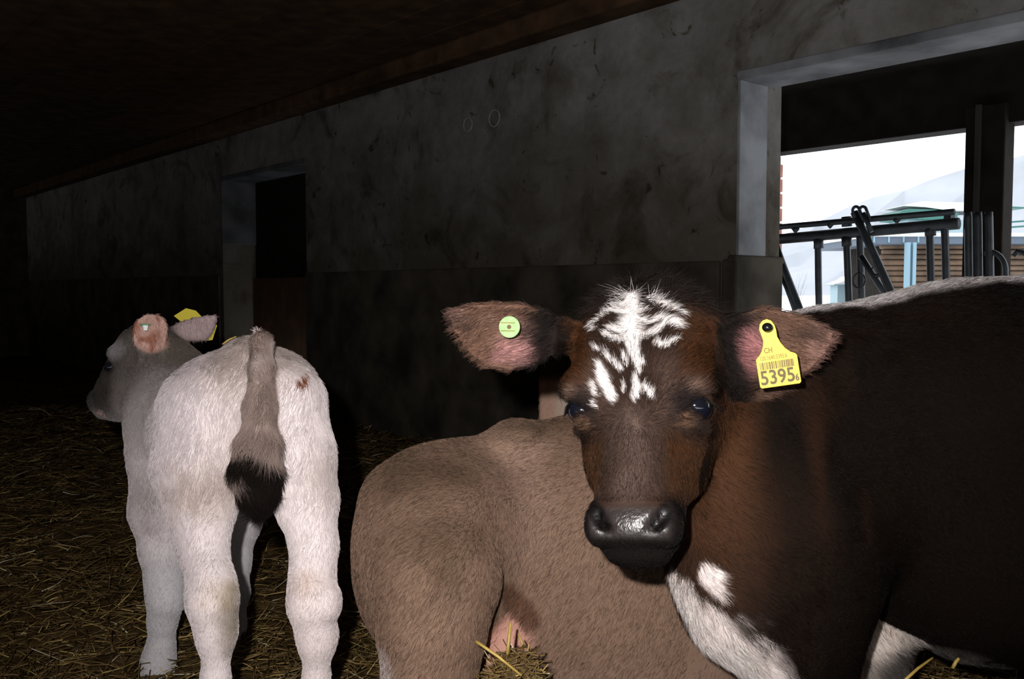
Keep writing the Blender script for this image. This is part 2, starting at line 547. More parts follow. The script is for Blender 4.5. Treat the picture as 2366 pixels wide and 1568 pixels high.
class Body:
    def __init__(self):
        self.prims = []      # (function, lo, hi, k, subtract)

    def _add(self, fn, lo, hi, k, sub=False):
        self.prims.append((fn, np.asarray(lo, float), np.asarray(hi, float), k, sub))

    def ell(self, c, r, k=.03, axes=None, sub=False):
        c = np.asarray(c, float); r = np.asarray(r if not np.isscalar(r) else [r] * 3, float)
        A = np.eye(3) if axes is None else np.asarray(axes)

        def fn(P):
            q = (P - c) @ A.T
            k0 = np.sqrt(((q / r) ** 2).sum(-1)); k1 = np.sqrt(((q / (r * r)) ** 2).sum(-1)) + 1e-9
            return k0 * (k0 - 1) / k1
        R = r.max()
        self._add(fn, c - R, c + R, k, sub)
        return self

    def cap(self, a, b, ra, rb, k=.03, sub=False, flat=None):
        a = np.asarray(a, float); b_ = np.asarray(b, float); ab = b_ - a; L2 = float(ab @ ab) + 1e-12
        fl = None if flat is None else (nrm(flat[0]), flat[1])

        def fn(P):
            p = P - a
            t = np.clip((p @ ab) / L2, 0, 1)
            w = p - t[..., None] * ab
            if fl is not None:
                w = w + (w @ fl[0])[..., None] * fl[0] * (1 / fl[1] - 1)
            return np.sqrt((w * w).sum(-1)) - (ra + (rb - ra) * t)
        R = max(ra, rb) * (max(1, flat[1]) if flat else 1)
        self._add(fn, np.minimum(a, b_) - R, np.maximum(a, b_) + R, k, sub)
        return self

    def chain(self, pts, k=.03, sub=False, flat=None):
        """pts: list of (xyz, radius)"""
        for (p, r), (p2, r2) in zip(pts[:-1], pts[1:]):
            self.cap(p, p2, r, r2, k, sub, flat)
        return self

    def loft(self, org, es, eu, ev, tab, k=.03):
        """tab rows: s, u centre, half width, v front, v back, exponent"""
        T = np.array(tab, float)

        def fn(P):
            p = P - org
            s = p @ es; u = p @ eu; v = p @ ev
            sc = np.clip(s, T[0, 0], T[-1, 0])
            g = [np.interp(sc.ravel(), T[:, 0], T[:, i]).reshape(sc.shape) for i in range(1, 6)]
            a = np.maximum(g[1], .004); bb = np.maximum((g[2] - g[3]) / 2, .004); vc = (g[2] + g[3]) / 2; n = g[4]
            qn = (np.abs((u - g[0]) / a) ** n + np.abs((v - vc) / bb) ** n) ** (1 / n)
            d = (qn - 1) * np.minimum(a, bb)
            e = np.maximum(T[0, 0] - s, s - T[-1, 0])
            return np.where(e > 0, np.sqrt(np.maximum(d, 0) ** 2 + e * e), np.maximum(d, e))
        R = T[:, 2].max() + np.abs(T[:, 3:5]).max() + .02
        pa = org + es * T[0, 0]; pb = org + es * T[-1, 0]
        self._add(fn, np.minimum(pa, pb) - R, np.maximum(pa, pb) + R, k)
        return self

    def ear(self, root, tip, normal, prof, cup=.022, th=.006, k=.015):
        """leaf-shaped cupped ear; prof rows: a, half width up, half width down (m); normal = open side"""
        root = np.asarray(root, float); ea = np.asarray(tip, float) - root; L = np.linalg.norm(ea); ea /= L
        ec = np.asarray(normal, float); ec = nrm(ec - (ec @ ea) * ea)
        eb = np.cross(ec, ea)
        if eb[2] > 0: eb = -eb
        T = np.array(prof, float)

        def fn(P):
            p = P - root
            a = (p @ ea) / L; bq = p @ eb; c = p @ ec
            ac = np.clip(a, 0, 1)
            w = np.where(bq < 0, np.interp(ac.ravel(), T[:, 0], T[:, 1]).reshape(a.shape), np.interp(ac.ravel(), T[:, 0], T[:, 2]).reshape(a.shape))
            w = np.maximum(w, .002)
            c0 = cup * (1.1 - .7 * ac) * np.minimum((bq / w) ** 2, 1.3) - .25 * cup
            d1 = (np.abs(c - c0) - th * (1.15 - .45 * ac)) * .85
            d2 = np.maximum((np.abs(bq) - w) * .75, np.maximum(-a - .1, a - 1) * L)
            return np.sqrt(np.maximum(d1, 0) ** 2 + np.maximum(d2, 0) ** 2) + np.minimum(np.maximum(d1, d2), 0)
        R = max(T[:, 1].max(), T[:, 2].max()) + .03
        pb = root + ea * L
        self._add(fn, np.minimum(root, pb) - R, np.maximum(root, pb) + R, k)
        return self

    def mesh(self, h):
        adds = [p for p in self.prims if not p[4]]
        lo = np.min([p[1] for p in adds], 0) - .05; hi = np.max([p[2] for p in adds], 0) + .05
        dims = np.ceil((hi - lo) / h).astype(int) + 1
        F = np.full(dims, .5, np.float32)
        ax = [lo[i] + h * np.arange(dims[i]) for i in range(3)]
        for fn, l, u, k, sub in self.prims:
            m = k + 3 * h
            i0 = np.maximum(((l - m - lo) / h).astype(int), 0); i1 = np.minimum(((u + m - lo) / h).astype(int) + 2, dims)
            if (i1 <= i0).any(): continue
            sl = tuple(slice(a, c) for a, c in zip(i0, i1))
            G = np.stack(np.meshgrid(*[ax[i][sl[i]] for i in range(3)], indexing='ij'), -1)
            d = fn(G).astype(np.float32)
            F[sl] = -smin(-F[sl], d, k) if sub else smin(F[sl], d, k)
        return surface_nets(F, lo, h)


def surface_nets(F, lo, h):
    s = F < 0
    cnt = np.zeros([n - 1 for n in F.shape], np.uint8)
    offs = [(i, j, k) for i in (0, 1) for j in (0, 1) for k in (0, 1)]
    sl = lambda o: tuple(slice(o[i], o[i] + F.shape[i] - 1) for i in range(3))
    for o in offs: cnt += s[sl(o)]
    act = (cnt > 0) & (cnt < 8)
    I = np.argwhere(act)
    vid = np.full(act.shape, -1, np.int64); vid[act] = np.arange(len(I))
    vals = np.stack([F[I[:, 0] + o[0], I[:, 1] + o[1], I[:, 2] + o[2]] for o in offs], 1)
    acc = np.zeros((len(I), 3)); n = np.zeros(len(I))
    for a in range(8):
        for b_ in range(a + 1, 8):
            oa, ob = np.array(offs[a]), np.array(offs[b_])
            if np.abs(oa - ob).sum() != 1: continue
            va, vb = vals[:, a], vals[:, b_]
            c = (va < 0) != (vb < 0)
            t = np.where(c, va / np.where(c, va - vb, 1), 0)
            acc += np.where(c[:, None], oa + (ob - oa) * t[:, None], 0); n += c
    V = lo + h * (I + acc / n[:, None])
    Q = []
    for axis in range(3):
        o1, o2 = [(1, 2), (2, 0), (0, 1)][axis]
        sa = [slice(None)] * 3; sb = [slice(None)] * 3
        sa[axis] = slice(0, -1); sb[axis] = slice(1, None)
        e = np.argwhere(s[tuple(sa)] != s[tuple(sb)])
        e = e[(e[:, o1] > 0) & (e[:, o2] > 0) & (e[:, o1] < F.shape[o1] - 1) & (e[:, o2] < F.shape[o2] - 1)]
        ins = s[e[:, 0], e[:, 1], e[:, 2]]
        cells = []
        for d1, d2 in ((1, 1), (0, 1), (0, 0), (1, 0)):
            c = e.copy(); c[:, o1] -= d1; c[:, o2] -= d2
            cells.append(vid[c[:, 0], c[:, 1], c[:, 2]])
        q = np.stack(cells, 1)
        q[~ins] = q[~ins][:, ::-1]
        Q.append(q)
    Q = np.concatenate(Q)
    Q = Q[(Q >= 0).all(1)]
    # one light relaxation
    E = np.concatenate([Q[:, [0, 1]], Q[:, [1, 2]], Q[:, [2, 3]], Q[:, [3, 0]]])
    for _ in range(1):
        acc = np.zeros_like(V); n = np.zeros(len(V))
        np.add.at(acc, E[:, 0], V[E[:, 1]]); np.add.at(acc, E[:, 1], V[E[:, 0]])
        np.add.at(n, E[:, 0], 1); np.add.at(n, E[:, 1], 1)
        V = V * .5 + .5 * acc / np.maximum(n, 1)[:, None]
    return V, Q


def vert_normals(V, Q):
    fn = np.cross(V[Q[:, 2]] - V[Q[:, 0]], V[Q[:, 3]] - V[Q[:, 1]])
    N_ = np.zeros_like(V)
    for k in range(4): np.add.at(N_, Q[:, k], fn)
    return N_ / (np.linalg.norm(N_, axis=1)[:, None] + 1e-12)


def body_object(name, V, Q, col, gloss, parent):
    me = bpy.data.meshes.new(name)
    me.vertices.add(len(V)); me.vertices.foreach_set('co', V.ravel())
    me.loops.add(Q.size); me.loops.foreach_set('vertex_index', Q.ravel().astype(np.int32))
    me.polygons.add(len(Q)); me.polygons.foreach_set('loop_start', np.arange(0, Q.size, 4, dtype=np.int32))
    me.update(calc_edges=True)
    me.polygons.foreach_set('use_smooth', np.ones(len(Q), bool))
    ca = me.color_attributes.new('Col', 'FLOAT_COLOR', 'POINT')
    ca.data.foreach_set('color', np.concatenate([col, np.ones((len(V), 1))], 1).ravel())
    ga = me.attributes.new('gloss', 'FLOAT', 'POINT'); ga.data.foreach_set('value', np.asarray(gloss, float))
    me.materials.append(M_HIDE)
    o = bpy.data.objects.new(name, me); COL.objects.link(o)
    o.parent = parent; o.matrix_parent_inverse = Matrix.Translation(-Vector(parent.location))
    return o


def grow_fur(V, Q, n, parent, colfn, dirfn, lenfn, densfn, mat, radius=.00018, name='fur', lift=.35, clump=.5, var=.22, curl=None):
    """combed strands rooted all over the visible hide, one hair-curves object"""
    T = np.concatenate([Q[:, [0, 1, 2]], Q[:, [0, 2, 3]]])
    A, B, C = V[T[:, 0]], V[T[:, 1]], V[T[:, 2]]
    fn = np.cross(B - A, C - A); ar = np.linalg.norm(fn, axis=1) + 1e-15
    cen = (A + B + C) / 3
    fnn = fn / ar[:, None]
    view = CAM - cen; dist = np.linalg.norm(view, axis=1); view /= dist[:, None]
    w = ar * densfn(cen) * ((fnn * view).sum(1) > -.45) / np.maximum(dist, .8) ** 1.2
    p = w / w.sum()
    pick = rng.choice(len(T), n, p=p)
    r1 = np.sqrt(rng.random(n)); r2 = rng.random(n)
    root = A[pick] * (1 - r1)[:, None] + B[pick] * (r1 * (1 - r2))[:, None] + C[pick] * (r1 * r2)[:, None]
    VN = vert_normals(V, Q)
    nn = VN[T[pick, 0]] * (1 - r1)[:, None] + VN[T[pick, 1]] * (r1 * (1 - r2))[:, None] + VN[T[pick, 2]] * (r1 * r2)[:, None]
    nn /= np.linalg.norm(nn, axis=1)[:, None] + 1e-9
    d = dirfn(root, nn)
    cl = np.stack([vnoise(root, 38, 21), vnoise(root, 38, 22), vnoise(root, 38, 23)], 1) + .6 * np.stack([vnoise(root, 110, 24), vnoise(root, 110, 25), vnoise(root, 110, 26)], 1)
    d = d + cl * clump + rng.normal(size=(n, 3)) * .17
    d -= (d * nn).sum(1)[:, None] * nn
    d /= np.linalg.norm(d, axis=1)[:, None] + 1e-9
    Ln = lenfn(root) * rng.uniform(.6, 1.15, n)
    lf = lift * rng.uniform(.6, 1.4, n)
    if curl is not None:
        cm = curl(root); lf = lf + cm * rng.uniform(.1, .7, n); d = d + cm[:, None] * rng.normal(size=(n, 3)) * .5
    pts = np.zeros((n, 4, 3))
    pts[:, 0] = root - nn * .0012
    for k, t in enumerate((.34, .68, 1.0), 1):
        out = lf * (t - .45 * t * t)
        pts[:, k] = root + d * (Ln * t)[:, None] + nn * (Ln * out + .0006)[:, None] + rng.normal(size=(n, 3)) * (.02 * Ln * t)[:, None]
    col = colfn(root)
    col = np.clip(col * (1 + var * rng.normal(size=(n, 1))) , .002, 1)
    cu = bpy.data.hair_curves.new(name)
    cu.add_curves([4] * n)
    cu.attributes['position'].data.foreach_set('vector', pts.ravel().astype(np.float32))
    ra = cu.attributes.get('radius') or cu.attributes.new('radius', 'FLOAT', 'POINT')
    rr = np.tile(np.array([1, .9, .65, .2]) * radius, (n, 1)) * rng.uniform(.75, 1.25, (n, 1)) * np.maximum(1, np.linalg.norm(root - CAM, axis=1) / 1.3)[:, None]
    ra.data.foreach_set('value', rr.ravel().astype(np.float32))
    ha = cu.attributes.new('hcol', 'FLOAT_COLOR', 'CURVE')
    ha.data.foreach_set('color', np.concatenate([col, np.ones((n, 1))], 1).ravel().astype(np.float32))
    cu.materials.append(mat)
    o = bpy.data.objects.new(name, cu); COL.objects.link(o)
    o.parent = parent; o.matrix_parent_inverse = Matrix.Translation(-Vector(parent.location))
    o['kind'] = 'stuff'
    return o


def mixc(base, col, m):
    return base * (1 - m[:, None]) + np.asarray(col, float) * m[:, None]


def blob(P, c, r, soft=.35, warp=.0, freq=30, seed=1):
    """soft mask of an ellipsoidal patch; r scalar or per-axis"""
    q = (P - c) / np.asarray(r)
    d = np.sqrt((q * q).sum(1))
    if warp: d = d + warp * vnoise(P, freq, seed)
    return 1 - sstep(1 - soft, 1 + soft, d)


def ball(name, c, r, mat, parent, axes=None, seg=20):
    c = np.asarray(c, float); r = np.asarray([r] * 3 if np.isscalar(r) else r, float)
    A = np.eye(3) if axes is None else np.asarray(axes)
    vs, fs = [], []
    for i in range(1, seg // 2):
        th_ = math.pi * i / (seg // 2)
        for j in range(seg):
            ph = 2 * math.pi * j / seg
            vs.append(c + (np.array([math.sin(th_) * math.cos(ph), math.sin(th_) * math.sin(ph), math.cos(th_)]) * r) @ A)
    n = seg // 2 - 1
    top = len(vs); vs.append(c + np.array([0, 0, r[2]]) @ A); bot = len(vs); vs.append(c - np.array([0, 0, r[2]]) @ A)
    for i in range(n - 1):
        for j in range(seg):
            k = (j + 1) % seg
            fs.append((i * seg + j, (i + 1) * seg + j, (i + 1) * seg + k, i * seg + k))
    for j in range(seg):
        k = (j + 1) % seg
        fs.append((top, j, k)); fs.append((bot, (n - 1) * seg + k, (n - 1) * seg + j))
    return link_mesh(name, vs, fs, mat, parent, True)


def text_mesh(name, body, size, o, ex, ey, mat, parent, squeeze=1.0, bold=0.0):
    """lettering laid on a plane at o spanned by ex (reading direction), ey (up)"""
    cu = bpy.data.curves.new(name, 'FONT'); cu.body = body; cu.size = size; cu.extrude = .0002; cu.offset = bold; cu.resolution_u = 3
    t = bpy.data.objects.new('lettering_source', cu); COL.objects.link(t)
    dg = bpy.context.evaluated_depsgraph_get(); dg.update()
    me = bpy.data.meshes.new_from_object(t.evaluated_get(dg))
    bpy.data.objects.remove(t)
    ez = np.cross(ex, ey)
    co = np.array([v.co[:] for v in me.vertices])
    W_ = o + co[:, :1] * squeeze * ex + co[:, 1:2] * ey + co[:, 2:] * ez
    me.vertices.foreach_set('co', W_.ravel())
    me.materials.clear(); me.materials.append(mat)
    me.name = name
    ob = bpy.data.objects.new(name, me); COL.objects.link(ob)
    ob.parent = parent
    return ob


def hoof(c, fwd, parent, r=.028, hgt=.045):
    """cloven hoof: two claws"""
    fwd = nrm([fwd[0], fwd[1], 0]); sd = np.array([-fwd[1], fwd[0], 0])
    mb = MB()
    for s_ in (-1, 1):
        o = np.array([c[0], c[1], 0.0]) + sd * s_ * r * .52
        poly = [(-.9 * r, -.42 * r), (.6 * r, -.46 * r), (1.35 * r, -.1 * r * s_), (.6 * r, .46 * r), (-.9 * r, .42 * r)]
        b0 = len(mb.v)
        for a_, b_ in poly: mb.v.append(o + fwd * a_ + sd * b_)
        for a_, b_ in poly: mb.v.append(o + fwd * (a_ * .7 - .15 * r) + sd * b_ * .85 + EZ * hgt)
        n = len(poly)
        mb.f.append(tuple(b0 + i for i in range(n))); mb.f.append(tuple(b0 + n + i for i in range(n)))
        for i in range(n):
            j = (i + 1) % n
            mb.f.append((b0 + i, b0 + j, b0 + n + j, b0 + n + i))
    return mb.build('hoof', M_HORN, parent, bevel=.003)


# ================================================================== dark brown calf with white blaze, head turned to the camera
def build_dark_calf():
    PXM = .000537
    root = empty('calf', (.55, 1.5, 0))
    tag(root, 'dark brown calf with white blaze on its forehead, yellow numbered ear tag, facing the camera', 'calf', 'calves in the barn')
    A = at(1462, 648, 1.215); Bp = at(1455, 1308, 1.085)
    L = np.linalg.norm(Bp - A); es = (Bp - A) / L
    vm = nrm((A + Bp) / 2 - CAM)
    ev = nrm(-(vm - (vm @ es) * es)); eu = np.cross(ev, -es)
    if eu[0] < 0: eu = -eu
    yaw = math.radians(12)
    ev, eu = nrm(ev * math.cos(yaw) - eu * math.sin(yaw)), nrm(eu * math.cos(yaw) + ev * math.sin(yaw))
    ys = lambda y: (y - 648) / 660 * L

    def hp(U, y, v):
        """head-frame point: U lateral px from the midline, y photo row, v metres in front of the face plane"""
        return A + es * ys(y) + eu * U * PXM + ev * v
    H = Body()
    tab = [(ys(y), c * PXM, w * PXM, f, bk, n) for y, c, w, f, bk, n in [
        (652, 14, 110, -.050, -.10, 2.4), (680, 14, 142, -.024, -.12, 2.4), (730, 10, 160, -.006, -.14, 2.5), (800, 6, 168, .000, -.15, 2.6),
        (870, 4, 168, .001, -.16, 2.7), (930, 2, 158, .000, -.165, 2.7), (990, 0, 138, -.003, -.165, 2.6), (1050, 0, 121, -.004, -.155, 2.5),
        (1110, 0, 109, -.003, -.14, 2.4), (1160, 0, 104, -.001, -.12, 2.4), (1200, 0, 107, .002, -.10, 2.5), (1235, 0, 104, .002, -.09, 2.6),
        (1260, 0, 88, -.008, -.08, 2.4), (1280, 0, 60, -.024, -.07, 2.2)]]
    H.loft(A, es, eu, ev, tab, .03)
    for s in (-1, 1):
        H.ell(hp(s * 128, 893, -.030), (.034, .030, .024), .03, (eu, ev, es))        # brow
        H.ell(hp(s * 98, 1015, -.105), (.030, .050, .060), .03, (eu, ev, es))        # cheek
        H.ell(hp(s * 152, 944, -.044), (.022, .030, .021), .010, (eu, ev, es), sub=True)
        H.cap(hp(s * 126, 972, -.012), hp(s * 160, 976, -.072), .0075, .007, .008)     # lower lid
        H.cap(hp(s * 126, 917, -.010), hp(s * 164, 910, -.074), .010, .009, .008)     # upper lid
        H.ell(hp(s * 82, 1214, -.014), (.015, .017, .026), .018, (eu, ev, es))        # nostril wing
    H.ell(hp(0, 1214, -.003), (.044, .014, .026), .018, (eu, ev, es))                  # nose pad
    H.ell(hp(0, 1272, -.050), (.036, .033, .016), .015, (eu, ev, es))                  # chin
    H.ell(hp(10, 672, -.055), (.060, .045, .030), .03, (eu, ev, es))                   # poll
    for s in (-1, 1):
        H.chain([(hp(s * 82, 1186, .003), .0085), (hp(s * 74, 1205, .006), .0098), (hp(s * 58, 1224, .008), .0078), (hp(s * 42, 1238, .009), .0055)], .002, sub=True)
        H.cap(hp(s * 10, 1278, .0), hp(s * 90, 1262, -.035), .0025, .0025, .006, sub=True)   # mouth line
    # ears
    pm = .0006
    e1r, e1t = at(1302, 774, 1.275), at(1034, 721, 1.275)
    H.ear(e1r, e1t, CAM - e1r + np.array([-.15, 0, -.1]), [(a, u * pm, l * pm) for a, u, l in
          [(0, 40, 34), (.2, 52, 82), (.4, 55, 103), (.6, 46, 106), (.8, 30, 74), (.93, 15, 36), (1, 4, 6)]], .024, .0062)
    e2r, e2t = at(1650, 790, 1.265), at(1926, 778, 1.225)
    H.ear(e2r, e2t, CAM - e2r + np.array([.25, 0, -.1]), [(a, u * pm, l * pm) for a, u, l in
          [(0, 42, 40), (.2, 62, 66), (.4, 74, 84), (.6, 66, 90), (.8, 46, 72), (.93, 28, 34), (1, 8, 8)]], .026, .0062)
    # neck, throat, brisket
    H.chain([(hp(20, 830, -.11), .085), (at(1700, 930, 1.44), .125), (at(1960, 1010, 1.55), .195)], .06)
    H.chain([(at(1600, 1010, 1.33), .055), (at(1665, 1160, 1.33), .062), (at(1690, 1290, 1.33), .082), (at(1722, 1395, 1.32), .075), (at(1815, 1500, 1.33), .058), (at(1880, 1560, 1.36), .05)], .05)
    H.chain([(at(1760, 1000, 1.38), .10), (at(1800, 1200, 1.38), .12), (at(1840, 1350, 1.38), .11)], .06)
    # trunk
    H.chain([(at(1950, 1005, 1.57), .218), (at(2230, 990, 1.60), .242), (at(2500, 975, 1.64), .254), ((1.45, 1.70, .60), .23)], .08)
    H.chain([(at(2010, 1170, 1.52), .15), (at(2250, 1240, 1.56), .185), (at(2550, 1275, 1.60), .215)], .08)
    # fore legs
    H.chain([(at(1890, 1080, 1.46), .135), (at(1855, 1300, 1.40), .105), (at(1862, 1450, 1.38), .064), (at(1872, 1600, 1.38), .048)], .05)
    k1 = at(1872, 1600, 1.38)
    H.chain([(k1, .048), ((k1[0], k1[1], .22), .036), ((k1[0], k1[1], .11), .026), ((k1[0], k1[1] - .01, .04), .03)], .02)
    f2 = at(2030, 1470, 1.56)
    H.chain([(at(2026, 1400, 1.56), .07), (f2, .05), ((f2[0] + .005, f2[1], .22), .034), ((f2[0], f2[1], .11), .026), ((f2[0], f2[1] - .01, .04), .03)], .03)
    H.cap(at(2092, 1420, 1.545), at(2075, 1560, 1.545), .010, .016, .012)
    # hind quarters (outside the frame)
    hl = []
    for sx, sy in ((1.5, 1.58), (1.54, 1.86)):
        H.chain([((sx, sy, .52), .13), ((sx + .02, sy, .38), .08), ((sx + .10, sy, .27), .042), ((sx + .07, sy, .12), .026), ((sx + .04, sy, .04), .03)], .04)
        hl.append((sx + .04, sy))
    V, Q = H.mesh(.0052)

    def hlim(y):
        return np.interp(y, [600, 930, 990, 1050, 1110, 1160, 1330], [188, 180, 162, 144, 130, 120, 118])

    def loc(P):
        p = P - A
        return p @ eu / PXM, 648 + (p @ es) / L * 660, p @ ev
    # white blaze: tapered streaks in the frame of the face (lateral px, row, half width)
    ST = [[(1453, 672, 15), (1451, 735, 17), (1459, 788, 24), (1464, 830, 15), (1472, 865, 5)], [(1453, 676, 9), (1425, 662, 8), (1408, 654, 4)],
          [(1445, 722, 9), (1415, 716, 7), (1388, 712, 8), (1350, 738, 6)], [(1440, 700, 8), (1405, 698, 4)], [(1358, 748, 6), (1350, 757, 4)],
          [(1493, 688, 6), (1523, 704, 11), (1550, 716, 7), (1570, 726, 5)], [(1470, 740, 5), (1500, 758, 7), (1522, 747, 9), (1560, 757, 15)],
          [(1460, 796, 12), (1420, 794, 8), (1390, 776, 6)], [(1462, 800, 12), (1505, 784, 9), (1533, 766, 5)], [(1470, 716, 6), (1492, 728, 5)],
          [(1515, 809, 6), (1538, 818, 6), (1564, 798, 5)], [(1358, 808, 4), (1378, 818, 5), (1398, 822, 4)], [(1445, 758, 9), (1400, 760, 3)], [(1445, 776, 9), (1398, 764, 3)],
          [(1459, 815, 8), (1466, 842, 6)], [(1486, 858, 6), (1474, 878, 7)], [(1381, 853, 8), (1392, 890, 16), (1398, 905, 12), (1412, 932, 12)],
          [(1366, 903, 6), (1373, 925, 6)], [(1466, 892, 5), (1471, 920, 11), (1464, 944, 4)], [(1440, 908, 4), (1441, 922, 4)], [(1490, 916, 6), (1503, 934, 8)],
          [(1417, 848, 4), (1432, 874, 6)], [(1400, 834, 4), (1412, 850, 4)], [(1437, 838, 4), (1448, 860, 5)], [(1372, 845, 3), (1380, 856, 4)], [(1366, 945, 5), (1374, 955, 3)]]

    def blaze(U, y, P):
        n1 = vnoise(P, 260, 41); n2 = vnoise(P, 90, 42)
        u = U + 1458 + n2 * 4; yy = y + n1 * 5
        m = np.zeros(len(U))
        for st in ST:
            for (x0, y0, w0), (x1, y1, w1) in zip(st[:-1], st[1:]):
                dx, dy = x1 - x0, y1 - y0
                t = np.clip(((u - x0) * dx + (yy - y0) * dy) / (dx * dx + dy * dy), 0, 1)
                d = np.hypot(u - x0 - t * dx, yy - y0 - t * dy)
                m = np.maximum(m, 1 - sstep(.55, 1.35, d / (w0 + (w1 - w0) * t)))
        return m
    br_c = at(1680, 1455, 1.29)

    def color(P):
        n = len(P)
        U, y, v = loc(P)
        c = np.tile(np.array([.0070, .0044, .0030]), (n, 1))
        c = mixc(c, (.020, .010, .006), sstep(-.1, .7, vnoise(P, 6, 2)) * .5)
        c = mixc(c, (.034, .015, .008), sstep(.05, .6, vnoise(P * np.array([1, 1, .22]), 26, 71)) * blob(P, at(1730, 1050, 1.32), (.15, .25, .24), .6) * .8)
        inhead = (v > -.19) & (y > 600) & (y < 1330) & (np.abs(U) < hlim(y))
        # neck near the throat is redder
        c = mixc(c, (.090, .038, .017), blob(P, at(1650, 1000, 1.30), (.05, .10, .12), .6) * .8)
        c = mixc(c, (.060, .027, .014), blob(P, at(1640, 1230, 1.28), (.07, .1, .12), .6) * .7)
        hc = np.tile(np.array([.034, .019, .013]), (n, 1))
        hc = mixc(hc, (.125, .085, .070), np.exp(-((U / 46) ** 2)) * (.75 + .4 * vnoise(P * np.array([1, 1, .3]), 90, 77)) * sstep(930, 990, y) * (1 - sstep(1150, 1200, y)) * .8)    # bridge of the nose
        hc = mixc(hc, (.085, .052, .040), sstep(800, 880, y) * (1 - sstep(960, 1010, y)) * sstep(30, 90, np.abs(U)) * (1 - sstep(120, 150, np.abs(U))) * .8)
        hc = mixc(hc, (.062, .024, .009), sstep(85, 130, np.abs(U)) * sstep(640, 740, y) * (1 - sstep(870, 930, y)) * .9)    # russet temples
        hc = mixc(hc, (.055, .022, .008), sstep(60, 95, np.abs(U)) * sstep(985, 1040, y) * (1 - sstep(1120, 1170, y)) * .9)
        hc = mixc(hc, (.014, .010, .010), np.exp(-((((np.abs(U) - 122) / 40) ** 2 + ((y - 960) / 52) ** 2) ** 2)) * .95)              # dark eye surround
        hc = mixc(hc, (.008, .006, .0055), sstep(1130, 1180, y) * sstep(60, 95, np.abs(U)))
        hc = mixc(hc, (.19, .12, .09), np.exp(-(((np.abs(U) - 150) / 16) ** 2 + ((y - 912) / 14) ** 2)) * .9)                 # pale lids
        hc = mixc(hc, (.17, .095, .06), np.exp(-(((np.abs(U) - 118 + (y - 985) * .6) / 18) ** 2 + ((y - 985) / 12) ** 2)) * .8)
        hc = mixc(hc, (.016, .012, .011), (1 - sstep(680, 730, y)) * .8)                                                     # black poll
        wht = blaze(U, y, P) * (v > -.07) * sstep(662, 676, y + 5 * vnoise(P, 120, 66))
        hc = mixc(hc, (.86, .80, .78), wht)
        pad = sstep(1175, 1200, y) * (1 - sstep(80, 105, np.abs(U))) * (1 - sstep(1245, 1275, y))
        hc = mixc(hc, (.026, .020, .019), pad)
        for s in (-1, 1):
            hc = mixc(hc, (.002, .0015, .0015), np.maximum(blob(P, hp(s * 77, 1198, .0), (.009, .03, .012), .3), blob(P, hp(s * 60, 1222, .0), (.009, .03, .008), .3)))
        hc = mixc(hc, (.007, .0055, .005), sstep(1235, 1260, y))
        c = np.where(inhead[:, None], hc, c)
        # ears: tan rim and pink-brown inside
        for r_, t_, s_ in ((e1r, e1t, 1), (e2r, e2t, -1)):
            ea = t_ - r_; Le = np.linalg.norm(ea); ea = ea / Le
            a = ((P - r_) @ ea) / Le; d = np.linalg.norm(P - r_ - np.clip(a, 0, 1)[:, None] * ea * Le, axis=1)
            m = (a > .06) & (d < .085) & (~(inhead & (np.abs(U) < 150)))
            ec = np.tile(np.array([.17, .095, .066]), (n, 1))
            ec = mixc(ec, (.27, .155, .13), sstep(.15, .5, vnoise(P, 28, 51)) * .7)
            ec = mixc(ec, (.075, .045, .034), sstep(.1, .55, vnoise(P * np.array([1, 1, 2.2]), 24, 52)) * .75)
            ec = mixc(ec, (.014, .010, .009), (1 - sstep(.18, .46, a)))
            c = np.where(m[:, None], mixc(c, (0, 0, 0), np.zeros(n)) * 0 + ec, c)
        for ce, rr, cc in ((at(1190, 812, 1.25), (.03, .05, .018), (.42, .22, .21)), (at(1740, 806, 1.24), (.02, .06, .032), (.42, .19, .19))):
            c = mixc(c, cc, blob(P, ce, rr, .5, .2, 60) * .8)
        # white brisket and white inside of the far fore leg
        wb = np.zeros(n)
        for (px, py, d, r) in ((1590, 1375, 1.285, .022), (1630, 1425, 1.28, .032), (1665, 1465, 1.275, .037), (1705, 1495, 1.275, .038), (1745, 1530, 1.28, .036), (1720, 1440, 1.27, .026), (1638, 1335, 1.25, .0155), (1660, 1358, 1.25, .011), (1565, 1345, 1.30, .016), (1775, 1560, 1.29, .03)):
            wb = np.maximum(wb, blob(P, at(px, py, d), r * 1.25, .22, .3, 70, 5))
        c = mixc(c, (.80, .70, .67), wb)
        # bright sky rim along the back, painted into the coat as white fur
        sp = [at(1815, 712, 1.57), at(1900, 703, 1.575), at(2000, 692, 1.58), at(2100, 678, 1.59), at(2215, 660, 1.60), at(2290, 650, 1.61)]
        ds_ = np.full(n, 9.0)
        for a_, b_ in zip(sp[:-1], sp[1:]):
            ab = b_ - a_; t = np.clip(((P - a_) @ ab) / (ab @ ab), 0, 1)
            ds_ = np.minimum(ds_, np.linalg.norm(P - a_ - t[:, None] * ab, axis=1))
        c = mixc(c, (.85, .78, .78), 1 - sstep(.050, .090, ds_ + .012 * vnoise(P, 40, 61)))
        wl = blob(P, at(2030, 1505, 1.53), (.070, .14, .10), .2, .3, 50, 6)
        c = mixc(c, (.72, .62, .56), wl * (P[:, 1] > 1.46))
        wl2 = blob(P, at(2085, 1470, 1.535), (.02, .1, .075), .2, .2, 50, 6)
        c = mixc(c, (.50, .44, .40), wl2 * (P[:, 1] > 1.46))
        wl3 = blob(P, at(2150, 1550, 1.5), (.10, .3, .045), .3, .3, 50, 7)
        c = mixc(c, (.10, .09, .085), wl3)
        return c

